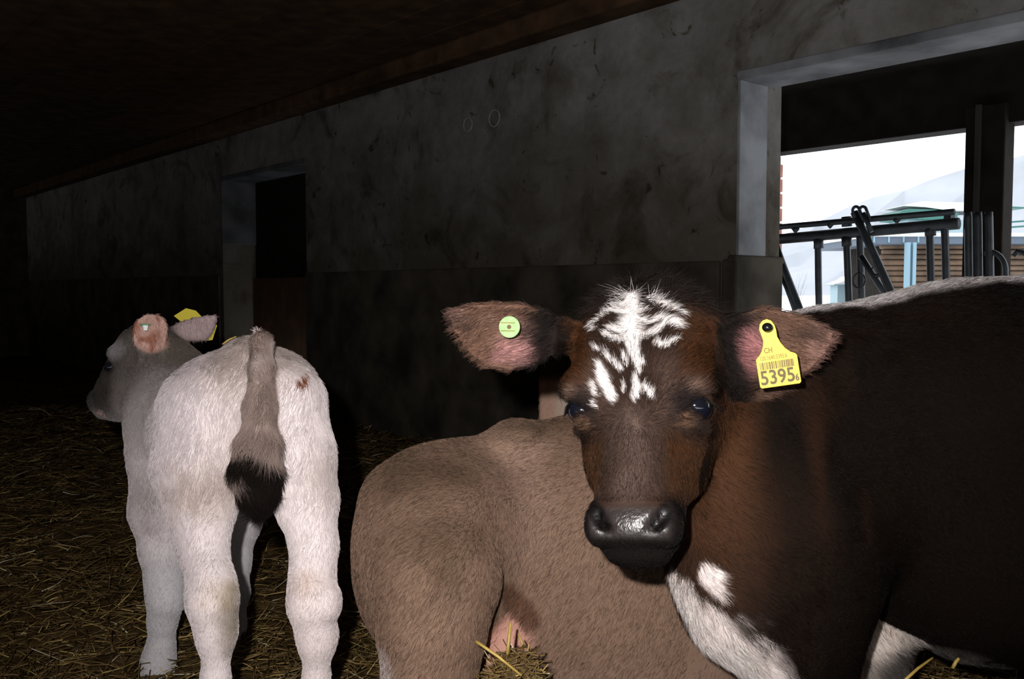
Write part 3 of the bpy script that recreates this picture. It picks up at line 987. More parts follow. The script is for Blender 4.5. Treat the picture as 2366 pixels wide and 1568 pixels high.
    def gloss(P):
        U, y, v = loc(P)
        return sstep(1178, 1200, y) * (1 - sstep(72, 98, np.abs(U))) * (1 - sstep(1232, 1258, y)) * (v > -.08)

    def direc(P, N_):
        U, y, v = loc(P)
        d = np.tile(np.array([.75, .1, -.65]), (len(P), 1))
        sg = np.tanh((U + 4) / 14)
        du = np.where(y < 800, sg * 1.0, U / 90.0); ds = np.where(y < 800, -.15 + .5 * np.cos(np.clip(np.abs(U) / 110, 0, 1) * 5), (y - 985) / 90.0)
        low = sstep(985, 1040, y)
        du = du * (1 - low) + (U / 220) * low; ds = ds * (1 - low) + 1.0 * low
        hd = du[:, None] * eu + ds[:, None] * es
        inhead = (v > -.16) & (y > 600) & (y < 1330) & (np.abs(U) < hlim(y))
        d = np.where(inhead[:, None], hd, d)
        for r_, t_ in ((e1r, e1t), (e2r, e2t)):
            ea = nrm(t_ - r_); a = (P - r_) @ ea
            m = (a > .012) & (np.linalg.norm(P - r_ - a[:, None] * ea, axis=1) < .085) & (np.abs(U) > 175)
            d = np.where(m[:, None], ea + np.array([0, 0, -.5]), d)
        return d

    def length(P):
        U, y, v = loc(P)
        inhead = (v > -.16) & (y > 600) & (y < 1330) & (np.abs(U) < hlim(y))
        l = np.full(len(P), .014)
        l = np.where(inhead, .010, l)
        l = np.where(inhead & (y < 860), .011, l)
        l = np.where(inhead & ((y < 690) | ((y < 740) & (np.abs(U) > 90))), .014, l)
        l = np.where(inhead & (y > 1020), .007, l)
        l = np.where(inhead & (y > 1165), .004, l)
        l = np.where((P[:, 2] < .45) & (P[:, 0] < .42), .022, l)
        l = np.where((P[:, 2] < .42) & (P[:, 0] > .40), np.where(P[:, 1] > 1.46, .022, .008), l)
        l = np.where((P[:, 2] > .78) & (P[:, 0] > .32), .016, l)
        return l

    def dens(P):
        U, y, v = loc(P)
        inhead = (v > -.19) & (y > 600) & (y < 1330) & (np.abs(U) < hlim(y))
        w = np.where(inhead, 3.2, 1.0)
        w = np.where(np.linalg.norm(P - (e1r + e1t) / 2, axis=1) < .12, 2.0, w)
        w = np.where(np.linalg.norm(P - (e2r + e2t) / 2, axis=1) < .12, 2.0, w)
        w = w * np.where((y > 1170) & inhead & (np.abs(U) < 92) & (y < 1248), .02, np.where((y > 1170) & inhead, .5, 1))
        for s in (-1, 1):
            w = w * np.where(np.linalg.norm(P - hp(s * 150, 944, -.044), axis=1) < .024, .0, 1)
        w = w * np.where(P[:, 0] > 1.15, .15, 1)
        w = w * np.where((P[:, 2] < .5) & (P[:, 0] < .42) & (P[:, 0] > .2), 2.2, 1)
        return w
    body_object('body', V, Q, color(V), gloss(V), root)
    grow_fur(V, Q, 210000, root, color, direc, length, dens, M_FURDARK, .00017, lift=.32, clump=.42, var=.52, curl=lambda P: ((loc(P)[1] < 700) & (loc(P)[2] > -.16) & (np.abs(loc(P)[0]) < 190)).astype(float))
    for s in (-1, 1):
        e = ball('eye', hp(s * 139, 944, -.044), (.0215, .0265, .0185), M_EYE, root, (eu, ev, es))
        ball('eye_white', hp(s * 122, 950, -.030), (.0070, .0145, .0065), M_SCLERA, e, (eu, ev, es), 14)
        # lashes along the upper lid
        mb = MB()
        for k in range(14):
            t = k / 13
            p0 = hp(s * (142 + 26 * t), 926 + 2 * t, -.022 - .042 * t)
            mb.tube([p0, p0 + eu * s * .010 + es * .003 + ev * .004, p0 + eu * s * .017 + es * .010 + ev * .004], [.0006, .0005, .0002], 4)
        mb.build('eyelash', M_BLACKPL, root)
    for x_, y_ in [(k1[0], k1[1]), (f2[0], f2[1])] + hl:
        hoof((x_, y_ - .01), (-1, -.1), root, .034, .05)
    # ---- round lime button in the far-side ear
    c1 = at(1178, 755, 1.245); nb_ = nrm(CAM - c1 + np.array([-.35, 0, 0])); ub = nrm(np.cross([0, 0, 1.0], nb_)); wb_ = np.cross(nb_, ub)
    tb = MB().tube([c1, c1 + nb_ * .0035], .0150, 28).build('ear_tag', M_LIME, root, bevel=.001)
    tb['label'] = 'round pale green ear button'
    MB().tube([c1 + nb_ * .0035, c1 + nb_ * .0042], .003, 12).build('button_pin', M_PRINT, tb)
    for zz in (.005, -.006):
        MB().box(c1 + nb_ * .0034 - ub * .012 + wb_ * zz, ub * .02, wb_ * .0012, nb_ * .0004).build('print_line', M_PALEPRINT, tb)
    # ---- yellow numbered tag in the near-side ear
    S = 1.185 / FPX
    ct = at(1795, 830, 1.185)
    nz = nrm(CAM - ct + np.array([.12, 0, -.05])); ang = math.radians(9.5)
    ex0 = nrm(np.cross([0, 0, 1.0], nz)); ey0 = np.cross(nz, ex0)
    ex = ex0 * math.cos(ang) + ey0 * math.sin(ang); ey = -ex0 * math.sin(ang) + ey0 * math.cos(ang)
    # outline in photo px units about (1795, 830): y up
    half = [(8, -62), (42, -62), (46, -58), (46, 4), (42, 9), (32, 14), (22, 24), (14, 38), (9, 52), (9, 68), (7, 80), (1, 91)]
    pts = []
    for x_, y_ in half: pts.append((x_, y_))
    pts += [(-8, 96), (-18, 94), (-26, 86), (-29, 74), (-26, 60), (-24, 48), (-26, 36), (-31, 24), (-38, 14), (-45, 8), (-47, 4), (-47, -58), (-43, -62)]
    tg = MB().prism(pts, ct - nz * .001, ex * S, ey * S, nz * .002).build('ear_tag', M_YELLOW, root, bevel=.0006)
    tg['label'] = 'yellow ear tag printed 5395'
    o = ct + nz * .0016
    put = lambda x_, y_: o + ex * S * x_ + ey * S * y_
    text_mesh('lettering', '5395', 46 * S, put(-44, -54), ex, ey, M_PRINT, tg, .86, .00045)
    text_mesh('lettering', '6', 21 * S, put(34, -54), ex, ey, M_PRINT, tg, .8, .0003)
    text_mesh('lettering', 'CH', 17 * S, put(-26, 18), ex, ey, M_PALEPRINT, tg, .8, .0002)
    text_mesh('lettering', '120.1640.5395.6', 14 * S, put(-38, 2), ex, ey, M_PALEPRINT, tg, .66)
    rb = random.Random(3); x_ = -40.0
    while x_ < 36:
        w_ = rb.choice([1.0, 1.0, 1.6, 2.4])
        MB().box(put(x_, -20), ex * S * w_, ey * S * 17, nz * .0003).build('barcode_bar', M_PRINT, tg)
        x_ += w_ + rb.choice([1.0, 1.3, 2.2])
    pn = at(1773, 756, 1.172)
    bt = ball('tag_stud', pn, (.0068, .0068, .006), M_BLACKPL, tg, seg=18)
    MB().tube([pn - nz * .002, pn - nz * .022], .003, 8).build('tag_pin', M_BLACKPL, tg)
    return root


build_dark_calf()


# ================================================================== pale grey calf standing with its rump to the camera
def build_pale_calf():
    root = empty('calf', (-.6, 1.75, 0))
    tag(root, 'pale whitish grey calf standing with its rump to the camera, head turned in profile', 'calf', 'calves in the barn')
    B = Body()
    # trunk
    B.chain([(at(566, 985, 1.69), .132), (at(502, 1000, 1.90), .120), (at(440, 1005, 2.08), .112)], .06)
    B.ell(at(590, 905, 1.66), (.112, .11, .080), .05)                       # croup
    B.chain([(at(600, 796, 1.60), .017), (at(560, 822, 1.72), .022), (at(500, 860, 1.92), .026)], .03)   # spine ridge
    # thighs and hind legs
    B.chain([(at(480, 950, 1.64), .086), (at(468, 1080, 1.61), .078), (at(466, 1180, 1.60), .051), (at(470, 1270, 1.58), .035), (at(487, 1340, 1.54), .031), (at(491, 1390, 1.52), .035), (at(500, 1460, 1.53), .027), (at(498, 1568, 1.54), .020)], .03)
    c = at(498, 1568, 1.54)
    hl = (c[0], c[1] - .02)
    B.chain([(c, .022), ((c[0], c[1], .13), .021), ((c[0], c[1] - .01, .085), .026), ((c[0], c[1] - .015, .035), .024)], .015)
    B.chain([(at(654, 935, 1.60), .074), (at(676, 1060, 1.57), .066), (at(708, 1160, 1.56), .047), (at(726, 1260, 1.54), .033), (at(722, 1335, 1.52), .030), (at(721, 1395, 1.50), .033), (at(733, 1470, 1.51), .0265), (at(731, 1568, 1.52), .0185)], .03)
    B.ell(at(764, 1392, 1.49), (.015, .025, .024), .018)
    c = at(731, 1568, 1.52)
    hr = (c[0], c[1] - .02)
    B.chain([(c, .020), ((c[0], c[1], .13), .020), ((c[0], c[1] - .01, .085), .026), ((c[0], c[1] - .015, .035), .024)], .015)
    # shoulder and near fore leg
    B.chain([(at(372, 1080, 2.02), .066), (at(368, 1180, 2.00), .058), (at(378, 1270, 2.00), .046), (at(380, 1340, 2.00), .036), (at(384, 1385, 2.0), .035), (at(376, 1435, 2.01), .026), (at(372, 1490, 2.02), .024), (at(366, 1525, 2.03), .031), (at(363, 1552, 2.03), .032)], .025)
    fl_ = at(363, 1552, 2.03)[:2]
    # far fore leg
    B.chain([(at(540, 1090, 2.16), .075), (at(552, 1200, 2.16), .048), (at(542, 1300, 2.16), .031), (at(540, 1370, 2.16), .03), (at(540, 1440, 2.17), .022), (at(540, 1500, 2.17), .026)], .03)
    fr_ = at(540, 1510, 2.17)[:2]
    # neck
    B.chain([(at(425, 960, 2.10), .115), (at(392, 890, 2.16), .092), (at(368, 840, 2.17), .072)], .05)
    B.chain([(at(352, 1040, 2.03), .045), (at(345, 960, 2.08), .05)], .04)
    # head: profile towards the left and slightly away
    f = nrm(at(212, 935, 2.26) - at(345, 775, 2.16))
    B.ell(at(338, 805, 2.17), (.060, .058, .060), .03)                       # poll
    B.chain([(at(323, 830, 2.17), .058), (at(299, 870, 2.19), .052), (at(270, 905, 2.22), .042), (at(245, 930, 2.25), .034)], .03)
    B.chain([(at(320, 895, 2.16), .060), (at(300, 928, 2.17), .040), (at(272, 948, 2.20), .024)], .03)
    B.ell(at(233, 925, 2.26), (.026, .03, .023), .018)                        # muzzle
    B.ell(at(228, 916, 2.26), (.015, .03, .018), .012)
    B.chain([(at(236, 952, 2.25), .012), (at(262, 957, 2.22), .014)], .012)   # lower lip
    B.cap(at(205, 944, 2.22), at(266, 947, 2.18), .0055, .004, .003, sub=True)
    B.ell(at(272, 812, 2.16), (.020, .028, .014), .014)                       # brow
    B.ell(at(255, 846, 2.145), (.018, .016, .012), .008, sub=True)
    B.cap(at(240, 862, 2.15), at(272, 858, 2.13), .005, .005, .008)
    # ears
    pm = 2.12 / FPX
    e1r, e1t = at(348, 822, 2.105), at(352, 724, 2.085)
    B.ear(e1r, e1t, CAM - e1r + np.array([-.4, 0, .0]), [(a, u * pm, l * pm) for a, u, l in [(0, 20, 18), (.25, 34, 30), (.5, 39, 35), (.75, 36, 34), (.9, 25, 26), (1, 10, 12)]], .014, .0055, .012)
    e2r, e2t = at(388, 772, 2.20), at(502, 727, 2.24)
    B.ear(e2r, e2t, np.array([-.2, 1, .1]), [(a, u * pm, l * pm) for a, u, l in [(0, 14, 14), (.3, 17, 36), (.6, 15, 48), (.8, 9, 34), (1, 3, 3)]], .010, .0055, .012)
    # tail lying down between the thighs
    B.chain([(at(603, 790, 1.57), .018), (at(604, 850, 1.535), .017), (at(600, 940, 1.505), .022), (at(596, 1020, 1.49), .027), (at(592, 1080, 1.485), .033), (at(598, 1130, 1.485), .028), (at(600, 1168, 1.49), .011)], .016)
    V, Q = B.mesh(.0054)
    mud = [(at(470, 1140, 1.53), (.07, .1, .045), (.48, .38, .32), .55), (at(740, 1110, 1.47), (.03, .1, .04), (.45, .37, .33), .5), (at(535, 1420, 1.47), (.022, .06, .05), (.25, .20, .13), .75), (at(505, 1370, 1.47), (.03, .06, .025), (.42, .33, .22), .5),
           (at(522, 1500, 1.48), (.016, .06, .035), (.24, .19, .13), .7), (at(345, 1165, 1.95), (.035, .12, .055), (.24, .215, .20), .6), (at(705, 1350, 1.47), (.02, .05, .02), (.55, .42, .34), .5)]

    def tailm(P):
        m = np.zeros(len(P)); tip = np.zeros(len(P))
        pr = [(at(603, 790, 1.57), .020), (at(604, 850, 1.535), .018), (at(600, 940, 1.505), .023), (at(596, 1020, 1.49), .028), (at(592, 1080, 1.485), .034), (at(598, 1130, 1.485), .030), (at(600, 1168, 1.49), .014)]
        for i, ((a, ra), (b_, rb)) in enumerate(zip(pr[:-1], pr[1:])):
            ab = b_ - a; t = np.clip(((P - a) @ ab) / (ab @ ab), 0, 1)
            d = np.linalg.norm(P - a - t[:, None] * ab, axis=1)
            mm = 1 - sstep(1.12, 1.40, d / (ra + (rb - ra) * t))
            tip = np.where(mm > m, np.maximum(tip, i + t), tip)
            m = np.maximum(m, mm)
        return m, tip

    def color(P):
        n = len(P)
        c = np.tile(np.array([.80, .725, .725]), (n, 1))
        c = mixc(c, (.60, .50, .48), sstep(.0, .8, vnoise(P, 9, 3)) * .35)
        c = mixc(c, (.44, .35, .31), blob(P, at(560, 800, 1.62), (.13, .25, .06), .7) * .75)
        c = mixc(c, (.60, .54, .56), sstep(at(520, 1000, 1.55)[0], at(410, 1000, 1.55)[0], P[:, 0]) * .7)
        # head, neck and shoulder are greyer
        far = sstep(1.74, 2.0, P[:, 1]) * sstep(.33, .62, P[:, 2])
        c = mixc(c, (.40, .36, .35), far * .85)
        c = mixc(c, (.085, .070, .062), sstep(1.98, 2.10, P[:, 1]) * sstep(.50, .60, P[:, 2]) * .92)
        c = mixc(c, (.03, .026, .025), blob(P, at(232, 880, 2.2), (.075, .12, .085), .6) * .8)  # dark front of the face, with grazing-flash shade painted in
        c = mixc(c, (.16, .13, .11), blob(P, at(420, 800, 2.1), (.07, .12, .045), .5) * .8)
        c = mixc(c, (.22, .19, .18), blob(P, at(300, 930, 2.12), (.045, .08, .06), .5) * .7)
        c = mixc(c, (.38, .36, .37), blob(P, at(268, 805, 2.13), (.03, .05, .022), .6) * .6)
        c = mixc(c, (.03, .025, .022), blob(P, at(256, 846, 2.15), (.026, .05, .017), .4))
        c = mixc(c, (.05, .05, .055), blob(P, at(212, 915, 2.24), (.022, .05, .026), .4) * .8)
        c = mixc(c, (.52, .36, .33), blob(P, at(240, 952, 2.22), (.022, .04, .007), .4) * .8)
        # lower near fore leg pale again
        c = mixc(c, (.60, .58, .60), sstep(.34, .22, P[:, 2]) * sstep(1.8, 1.95, P[:, 1]))
        for ce, rr, cc, a in mud:
            c = mixc(c, cc, blob(P, ce, rr, .85, .5, 45, 9) * a)
        m1 = blob(P, e1r * .42 + e1t * .58, (.046, .04, .048), .12)
        c = mixc(c, (.52, .33, .28), m1 * (P[:, 1] < 2.14))
        c = mixc(c, (.30, .11, .06), m1 * sstep(.0, .5, vnoise(P, 60, 8)) * .8 * (P[:, 1] < 2.14))
        c = mixc(c, (.47, .36, .36), blob(P, (e2r * .35 + e2t * .65), (.06, .08, .05), .25) * .9)
        tm, tip = tailm(P)
        tc = np.tile(np.array([.33, .25, .22]), (n, 1))
        tc = mixc(tc, (.20, .15, .125), sstep(.1, .6, vnoise(P, 40, 12)) * .6)
        tc = mixc(tc, (.55, .46, .44), (1 - sstep(.3, 1.9, tip)) * sstep(-.4, .2, vnoise(P, 34, 15)) * .75)
        tc = mixc(tc, (.009, .006, .005), sstep(3.05, 3.7, tip + .9 * vnoise(P, 30, 13)))
        c = mixc(c, 0, np.zeros(n)) * (1 - tm[:, None]) + tc * tm[:, None]
        # small dried graze on the rump
        c = mixc(c, (.22, .07, .03), blob(P, at(685, 885, 1.52), (.0062, .14, .012), .3, .9, 160, 14))
        return c

    def direc(P, N_):
        d = np.tile(np.array([-.1, -.25, -1.0]), (len(P), 1))
        d = np.where((P[:, 2] > .70)[:, None] & (P[:, 1] < 1.8)[:, None], np.array([.25, -.8, -.6]) + np.sign(P[:, :1] + .45) * np.array([.5, 0, 0]), d)
        hd = (P[:, 1] > 2.02) & (P[:, 2] > .62)
        d = np.where(hd[:, None], np.array([.3, 0, -.9]), d)
        return d

    def length(P):
        tm, tip = tailm(P)
        l = np.full(len(P), .017)
        l = np.where((P[:, 1] > 2.0), .010, l)
        l = np.where(P[:, 2] < .50, .011, l)
        l = np.where(P[:, 2] < .36, .008, l)
        return np.where(tm > .5, np.where(tip > 2.6, .036, .014), l)

    def dens(P):
        tm, tip = tailm(P)
        w = np.where(tm > .5, 1.7, 1.0)
        w = w * np.where(np.linalg.norm(P - at(255, 846, 2.15), axis=1) < .017, 0, 1)
        return w
    body_object('body', V, Q, color(V), np.zeros(len(V)), root)
    grow_fur(V, Q, 135000, root, color, direc, length, dens, M_FUR, .00022, lift=.30, clump=.55, var=.10)
    ball('eye', at(256, 847, 2.158), (.016, .014, .0115), M_EYE, root)
    # tuft sticking up at the tail head
    mb = MB()
    for k in range(26):
        p0 = at(592 + random.uniform(-9, 8), 776, 1.60)
        mb.tube([p0, p0 + np.array([.002, 0, .008]), p0 + np.array([random.uniform(-.006, .008), 0, random.uniform(.010, .018)])], [.0007, .0006, .0002], 4)
    mb.build('hair_tuft', plain('grey_hair_tuft', (.42, .34, .32), .8), root)
    for c_ in (hl, hr, fl_, fr_):
        hoof(c_, (-.5, .85), root, .027, .042)
    # white button with a green rim in the near ear, seen edge on
    c = at(336, 757, 2.065)
    tb = MB().tube([c + EZ * .006, c + EZ * .0085], .0115, 20).build('ear_tag', plain('green_plastic', (.10, .42, .20), .5), root, bevel=.0008)
    tb['label'] = 'small green ear button with white pin'
    MB().tube([c + EZ * .006, c + EZ * -.006], [.007, .0045], 12).build('button_pin', M_WHITEPL, tb)
    # yellow tag hanging behind the far ear
    c = at(452, 745, 2.27); n_ = nrm([.2, -1, .35]); u = nrm(np.array([.93, .1, -.42])); v = np.cross(n_, u)
    S = 2.27 / FPX
    pts = [(-50, -6), (-34, 22), (-12, 26), (12, 16), (46, 14), (52, -22), (40, -30), (6, -16), (-22, -14)]
    tg = MB().prism(pts, c, u * S, v * S, n_ * .002).build('ear_tag', plain('shaded_yellow_tag', (.62, .52, .03), .5), root, bevel=.0006)
    tg['label'] = 'yellow ear tag behind the far ear'
    return root


# ================================================================== tan calf lying down
def build_tan_calf():
    root = empty('calf', (.15, 1.75, 0))
    tag(root, 'tan brown calf lying in the straw, rump towards the pale calf', 'calf', 'calves in the barn')
    B = Body()
    B.ell(at(1012, 1285, 1.64), (.150, .20, .195), .06)                       # rump
    B.ell(at(1030, 1200, 1.64), (.140, .17, .118), .05)
    B.ell(at(1345, 1295, 1.77), (.30, .22, .272), .07)                        # barrel
    B.ell(at(1440, 1440, 1.75), (.30, .20, .19), .06)
    B.ell(at(1600, 1300, 2.02), (.28, .20, .27), .08)
    B.ell(at(1800, 1290, 2.26), (.26, .19, .26), .08)                         # chest, behind the dark calf
    B.chain([(at(905, 1140, 1.64), .040), (at(1060, 1098, 1.66), .046), (at(1190, 1040, 1.70), .046), (at(1330, 1035, 1.76), .046), (at(1500, 1040, 1.84), .05)], .04)
    B.ell(at(1200, 1000, 1.66), (.03, .03, .012), .03)                         # hip point
    # thigh folded under, shank along the ground
    B.chain([(at(1005, 1220, 1.54), .100), (at(1008, 1340, 1.47), .100), (at(998, 1460, 1.44), .082), (at(993, 1560, 1.43), .070), (at(1000, 1660, 1.43), .072)], .018)
    B.chain([(at(1000, 1640, 1.45), .07), (at(900, 1720, 1.44), .05), (at(1080, 1760, 1.40), .04), (at(1250, 1790, 1.38), .032)], .03)
    hf = at(1290, 1800, 1.38)
    B.chain([(at(903, 1475, 1.56), .018), (at(915, 1570, 1.55), .024), (at(925, 1660, 1.55), .03)], .012)      # pale far hock
    B.chain([(at(1172, 1350, 1.585), .018), (at(1205, 1400, 1.575), .022), (at(1232, 1440, 1.575), .014)], .015)   # flank fold
    B.ell(at(1175, 1480, 1.60), (.070, .06, .080), .02)                       # pink belly
    # folded fore leg, neck and head beyond the dark calf
    B.chain([(at(1900, 1330, 2.2), .09), (at(1960, 1440, 2.15), .055), (at(1840, 1470, 2.1), .04)], .04)
    B.chain([(at(1860, 1200, 2.35), .13), (at(1940, 1080, 2.45), .10)], .06)
    B.chain([(at(1950, 1070, 2.46), .085), (at(2060, 1130, 2.44), .05)], .04)
    V, Q = B.mesh(.0062)

    def color(P):
        n = len(P)
        c = np.tile(np.array([.225, .145, .103]), (n, 1))
        c = mixc(c, (.31, .205, .155), sstep(-.2, .7, vnoise(P, 7, 33)) * .7)
        c = mixc(c, (.12, .074, .046), sstep(.15, .7, vnoise(P, 4.5, 34)) * .55)
        c = mixc(c, (.095, .062, .038), blob(P, at(1010, 1270, 1.45), (.05, .12, .055), .6, .4, 20) * .7)
        c = mixc(c, (.09, .058, .036), blob(P, at(960, 1090, 1.55), (.10, .15, .035), .6, .4, 20) * .6)
        c = mixc(c, (.11, .070, .042), blob(P, at(1250, 1000, 1.6), (.09, .15, .025), .6, .3, 20) * .6)
        
        c = mixc(c, (.56, .30, .235), blob(P, at(1165, 1470, 1.585), (.052, .07, .062), .3) * (P[:, 0] > at(1118, 1450, 1.5)[0]))
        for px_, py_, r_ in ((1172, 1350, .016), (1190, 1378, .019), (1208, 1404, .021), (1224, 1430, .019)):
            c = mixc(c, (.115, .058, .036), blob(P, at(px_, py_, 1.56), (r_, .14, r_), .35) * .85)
        c = mixc(c, (.44, .36, .34), blob(P, at(903, 1525, 1.48), (.020, .20, .055), .4))
        return c

    def direc(P, N_):
        d = np.tile(np.array([-.55, -.2, -.8]), (len(P), 1))
        up = sstep(.42, .60, P[:, 2])[:, None]
        return d * (1 - up) + np.array([-1.0, -.3, -.25]) * up

    def dens(P):
        w = np.ones(len(P))
        w = w * np.where(blob(P, at(1165, 1470, 1.585), (.05, .07, .06), .1) > .5, .25, 1)
        return w * np.where(P[:, 0] > .30, .15, 1)
    body_object('body', V, Q, color(V), np.zeros(len(V)), root)
    grow_fur(V, Q, 120000, root, color, direc, lambda P: np.full(len(P), .011), dens, M_FUR, .0002, lift=.3, clump=.20, var=.38)
    hoof((hf[0], hf[1]), (1, 0), root, .03, .045)
    return root


# ================================================================== calf almost hidden behind the dark calf's head
def build_hidden_calf():
    root = empty('calf', (.2, 2.8, 0))
    tag(root, "light tan calf neck glimpsed between the dark calf's cheek and the tan back", 'calf', 'calves in the barn')
    B = Body()
    for px, w in ((1258, .0155), (1279, .015), (1301, .019), (1325, .024)):
        B.chain([(at(px, 872, 2.52), w), (at(px + 1, 960, 2.52), w * 1.1), (at(px + 12, 1060, 2.54), w * 1.3)], .006)
    B.chain([(at(1305, 880, 2.58), .05), (at(1320, 1010, 2.62), .07), (at(1360, 1090, 2.70), .12)], .012)
    B.chain([(at(1360, 1090, 2.70), .13), (at(1480, 1095, 3.02), .15)], .06)
    B.chain([(at(1325, 880, 2.58), .05), (at(1400, 850, 2.52), .06), (at(1470, 900, 2.44), .035)], .03)      # head, behind the dark head
    feet = []
    for px, d in ((1320, 2.70), (1400, 2.74), (1450, 3.1), (1530, 3.12)):
        p = at(px, 1110, d)
        B.chain([(p, .07), ((p[0], p[1], .26), .034), ((p[0], p[1], .12), .022), ((p[0], p[1], .04), .026)], .03)
        feet.append((p[0], p[1]))
    V, Q = B.mesh(.007)

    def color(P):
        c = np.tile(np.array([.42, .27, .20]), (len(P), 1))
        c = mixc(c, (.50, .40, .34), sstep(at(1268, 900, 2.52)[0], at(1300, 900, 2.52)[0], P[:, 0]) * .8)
        return mixc(c, (.07, .045, .03), sstep(at(1300, 886, 2.5)[2], at(1300, 866, 2.5)[2], P[:, 2]))  # dark calf's cast shadow painted across the top of the neck
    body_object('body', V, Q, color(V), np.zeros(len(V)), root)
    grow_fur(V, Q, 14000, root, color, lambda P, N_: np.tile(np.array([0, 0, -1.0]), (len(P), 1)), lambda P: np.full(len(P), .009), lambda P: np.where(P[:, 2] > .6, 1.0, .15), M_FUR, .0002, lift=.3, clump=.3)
    for f_ in feet:
        hoof(f_, (-.2, -1), root, .026, .04)
    return root


build_pale_calf()
build_tan_calf()
build_hidden_calf()

# ------------------------------------------------------------------ straw heap in front of the lying calf, loose stalks
heap = empty('straw_heap', (at(1185, 1560, 1.34)[0], 1.34, 0))
tag(heap, 'small mound of chopped straw against the lying calf', 'straw heap')
hc = at(1190, 1640, 1.33)
n = 2600
t = rng.random(n) ** .6; a = rng.uniform(0, 2 * np.pi, n)
hx = hc[0] + np.cos(a) * t * .13; hy = hc[1] + np.sin(a) * t * .085
top = at(1190, 1512, 1.33)[2]
hz = top * (1 - t ** 1.7) * (.90 + .10 * rng.random(n)) + .01
el = rng.normal(0, .45, n); az = rng.uniform(0, 2 * np.pi, n)
D = np.stack([np.cos(az) * np.cos(el), np.sin(az) * np.cos(el), np.sin(el)], 1)
st = stalk_mesh('stalks', np.stack([hx, hy, hz], 1), D, rng.uniform(.02, .07, n), rng.uniform(.0008, .0020, n), straw_cols(n, .10), M_STRAW)
st.parent = heap; st.matrix_parent_inverse = Matrix.Translation(-Vector(heap.location)); st['kind'] = 'stuff'
vs, fs = [], []
R_, S_ = 12, 28
for i in range(R_ + 1):
    for j in range(S_):
        tt = i / R_; aa = 2 * math.pi * j / S_
        wob = 1 + .12 * math.sin(3 * aa + 1) + .06 * math.sin(7 * aa)
        vs.append((hc[0] + math.cos(aa) * tt * .125 * wob, hc[1] + math.sin(aa) * tt * .08 * wob, max(-.02, (top - .006) * (1 - tt ** 1.7) - .004)))
for i in range(R_):
    for j in range(S_):
        k = (j + 1) % S_
        fs.append((i * S_ + j, (i + 1) * S_ + j, (i + 1) * S_ + k, i * S_ + k))
link_mesh('core', vs, fs, M_GROUND, heap, True)


def stalk(p0, p1, r, label):
    p0, p1 = np.asarray(p0), np.asarray(p1)
    m = (p0 + p1) / 2 + np.array([0, 0, .002])
    o = MB().tube([p0, p0 + (m - p0) * .6, m, p1], [r, r * 1.05, r, r * .75], 7).build('straw_stalk', M_STRAWGOLD, smooth=True)
    return tag(o, label, 'straw', 'loose straw stalks')


stalk(at(1172, 1515, 1.33), at(1180, 1438, 1.34), .0026, 'upright golden straw stalk stuck in the small mound')
stalk(at(1100, 1481, 1.30), at(1205, 1560, 1.28), .0022, 'long straw stalk lying aslant across the small mound')
stalk(at(1212, 1500, 1.34), at(1197, 1464, 1.35), .0017, 'short dark straw stalk poking up behind the upright one')
stalk(at(2086, 1575, 1.30), at(2155, 1519, 1.32), .0022, 'slanting straw stalk below the dark calf belly')
stalk(at(2201, 1543, 1.30), at(2216, 1520, 1.30), .0026, 'short fat straw piece below the dark calf belly')
stalk(at(514, 795, 1.70), at(546, 777, 1.70), .0016, 'orange straw stalk on the back of the pale calf')

# ------------------------------------------------------------------ feed barrier in the alley
FB = FAR - .35
fence = empty('feed_barrier', wpt(wall_hit(1990, 600, FB)[0], FB, -.3))
tag(fence, 'dark steel feed barrier with locking head gates in the feed alley', 'barrier')


def fpt(px, py, dn=0.0):
    w, z = wall_hit(px, py, FB + dn)
    return wpt(w, FB + dn, z)


def bar(name, pts, r, dn=0.0, n=10):
    return MB().tube([fpt(x, y, dn) for x, y in pts], r, n).build(name, M_STEEL, fence, True)


PXF = np.linalg.norm(fpt(2000, 600) - CAM) / FPX
bar('rail', [(1700, 561), (2215, 516)], 12 * PXF)
bar('rail', [(1700, 533), (2205, 489)], 6.5 * PXF, -.05)
for x0, x1, y in ((1889, 1892, 545), (1955, 1963, 540), (1986, 1991, 538), (2147, 2153, 522), (2182, 2189, 520), (2236, 2240, 490), (2259, 2263, 490), (2284, 2290, 490)):
    bar('upright', [(x0, y), (x0 + 1, y + 14), ((x0 + x1) / 2 + .5, 640), (x1 + 3, 840)], 7.5 * PXF)
for x, y in ((1892, 556), (1957, 551), (1957, 505), (2150, 527)):
    MB().tube([fpt(x - 1, y - 4), fpt(x, y + 18)], 11 * PXF, 10).build('clamp', M_STEEL, fence, True)
# locking levers with looped tops
for dx in (0, 16):
    MB().tube([fpt(1976 + dx, 503, -.08)] + [fpt(1978 + dx - 8 * math.cos(t_), 486 - 9 * math.sin(t_), -.08) for t_ in np.linspace(-.3, math.pi - .2, 9)] + [fpt(1995 + dx, 508, -.08)], 3.2 * PXF, 8).build('lever_loop', M_STEEL, fence, True)
bar('locking_lever', [(1974, 490), (2000, 545), (2050, 655), (2120, 820)], 8.5 * PXF, -.06)
bar('lever_link', [(1994, 492), (2014, 535)], 5 * PXF, -.09)
bar('locking_lever', [(1990, 592), (2020, 640), (2090, 745)], 6.5 * PXF, -.03)
bar('cross_tie', [(2018, 641), (2041, 628)], 5 * PXF, -.03)
bar('wire_tie', [(2012, 621), (2024, 615), (2032, 612)], 1.5 * PXF, -.03)
bar('locking_lever', [(1790, 560), (1812, 620), (1845, 705), (1900, 850)], 8 * PXF, -.06)
bar('lever_link', [(1800, 625), (1818, 665), (1845, 740)], 5.5 * PXF, -.03)
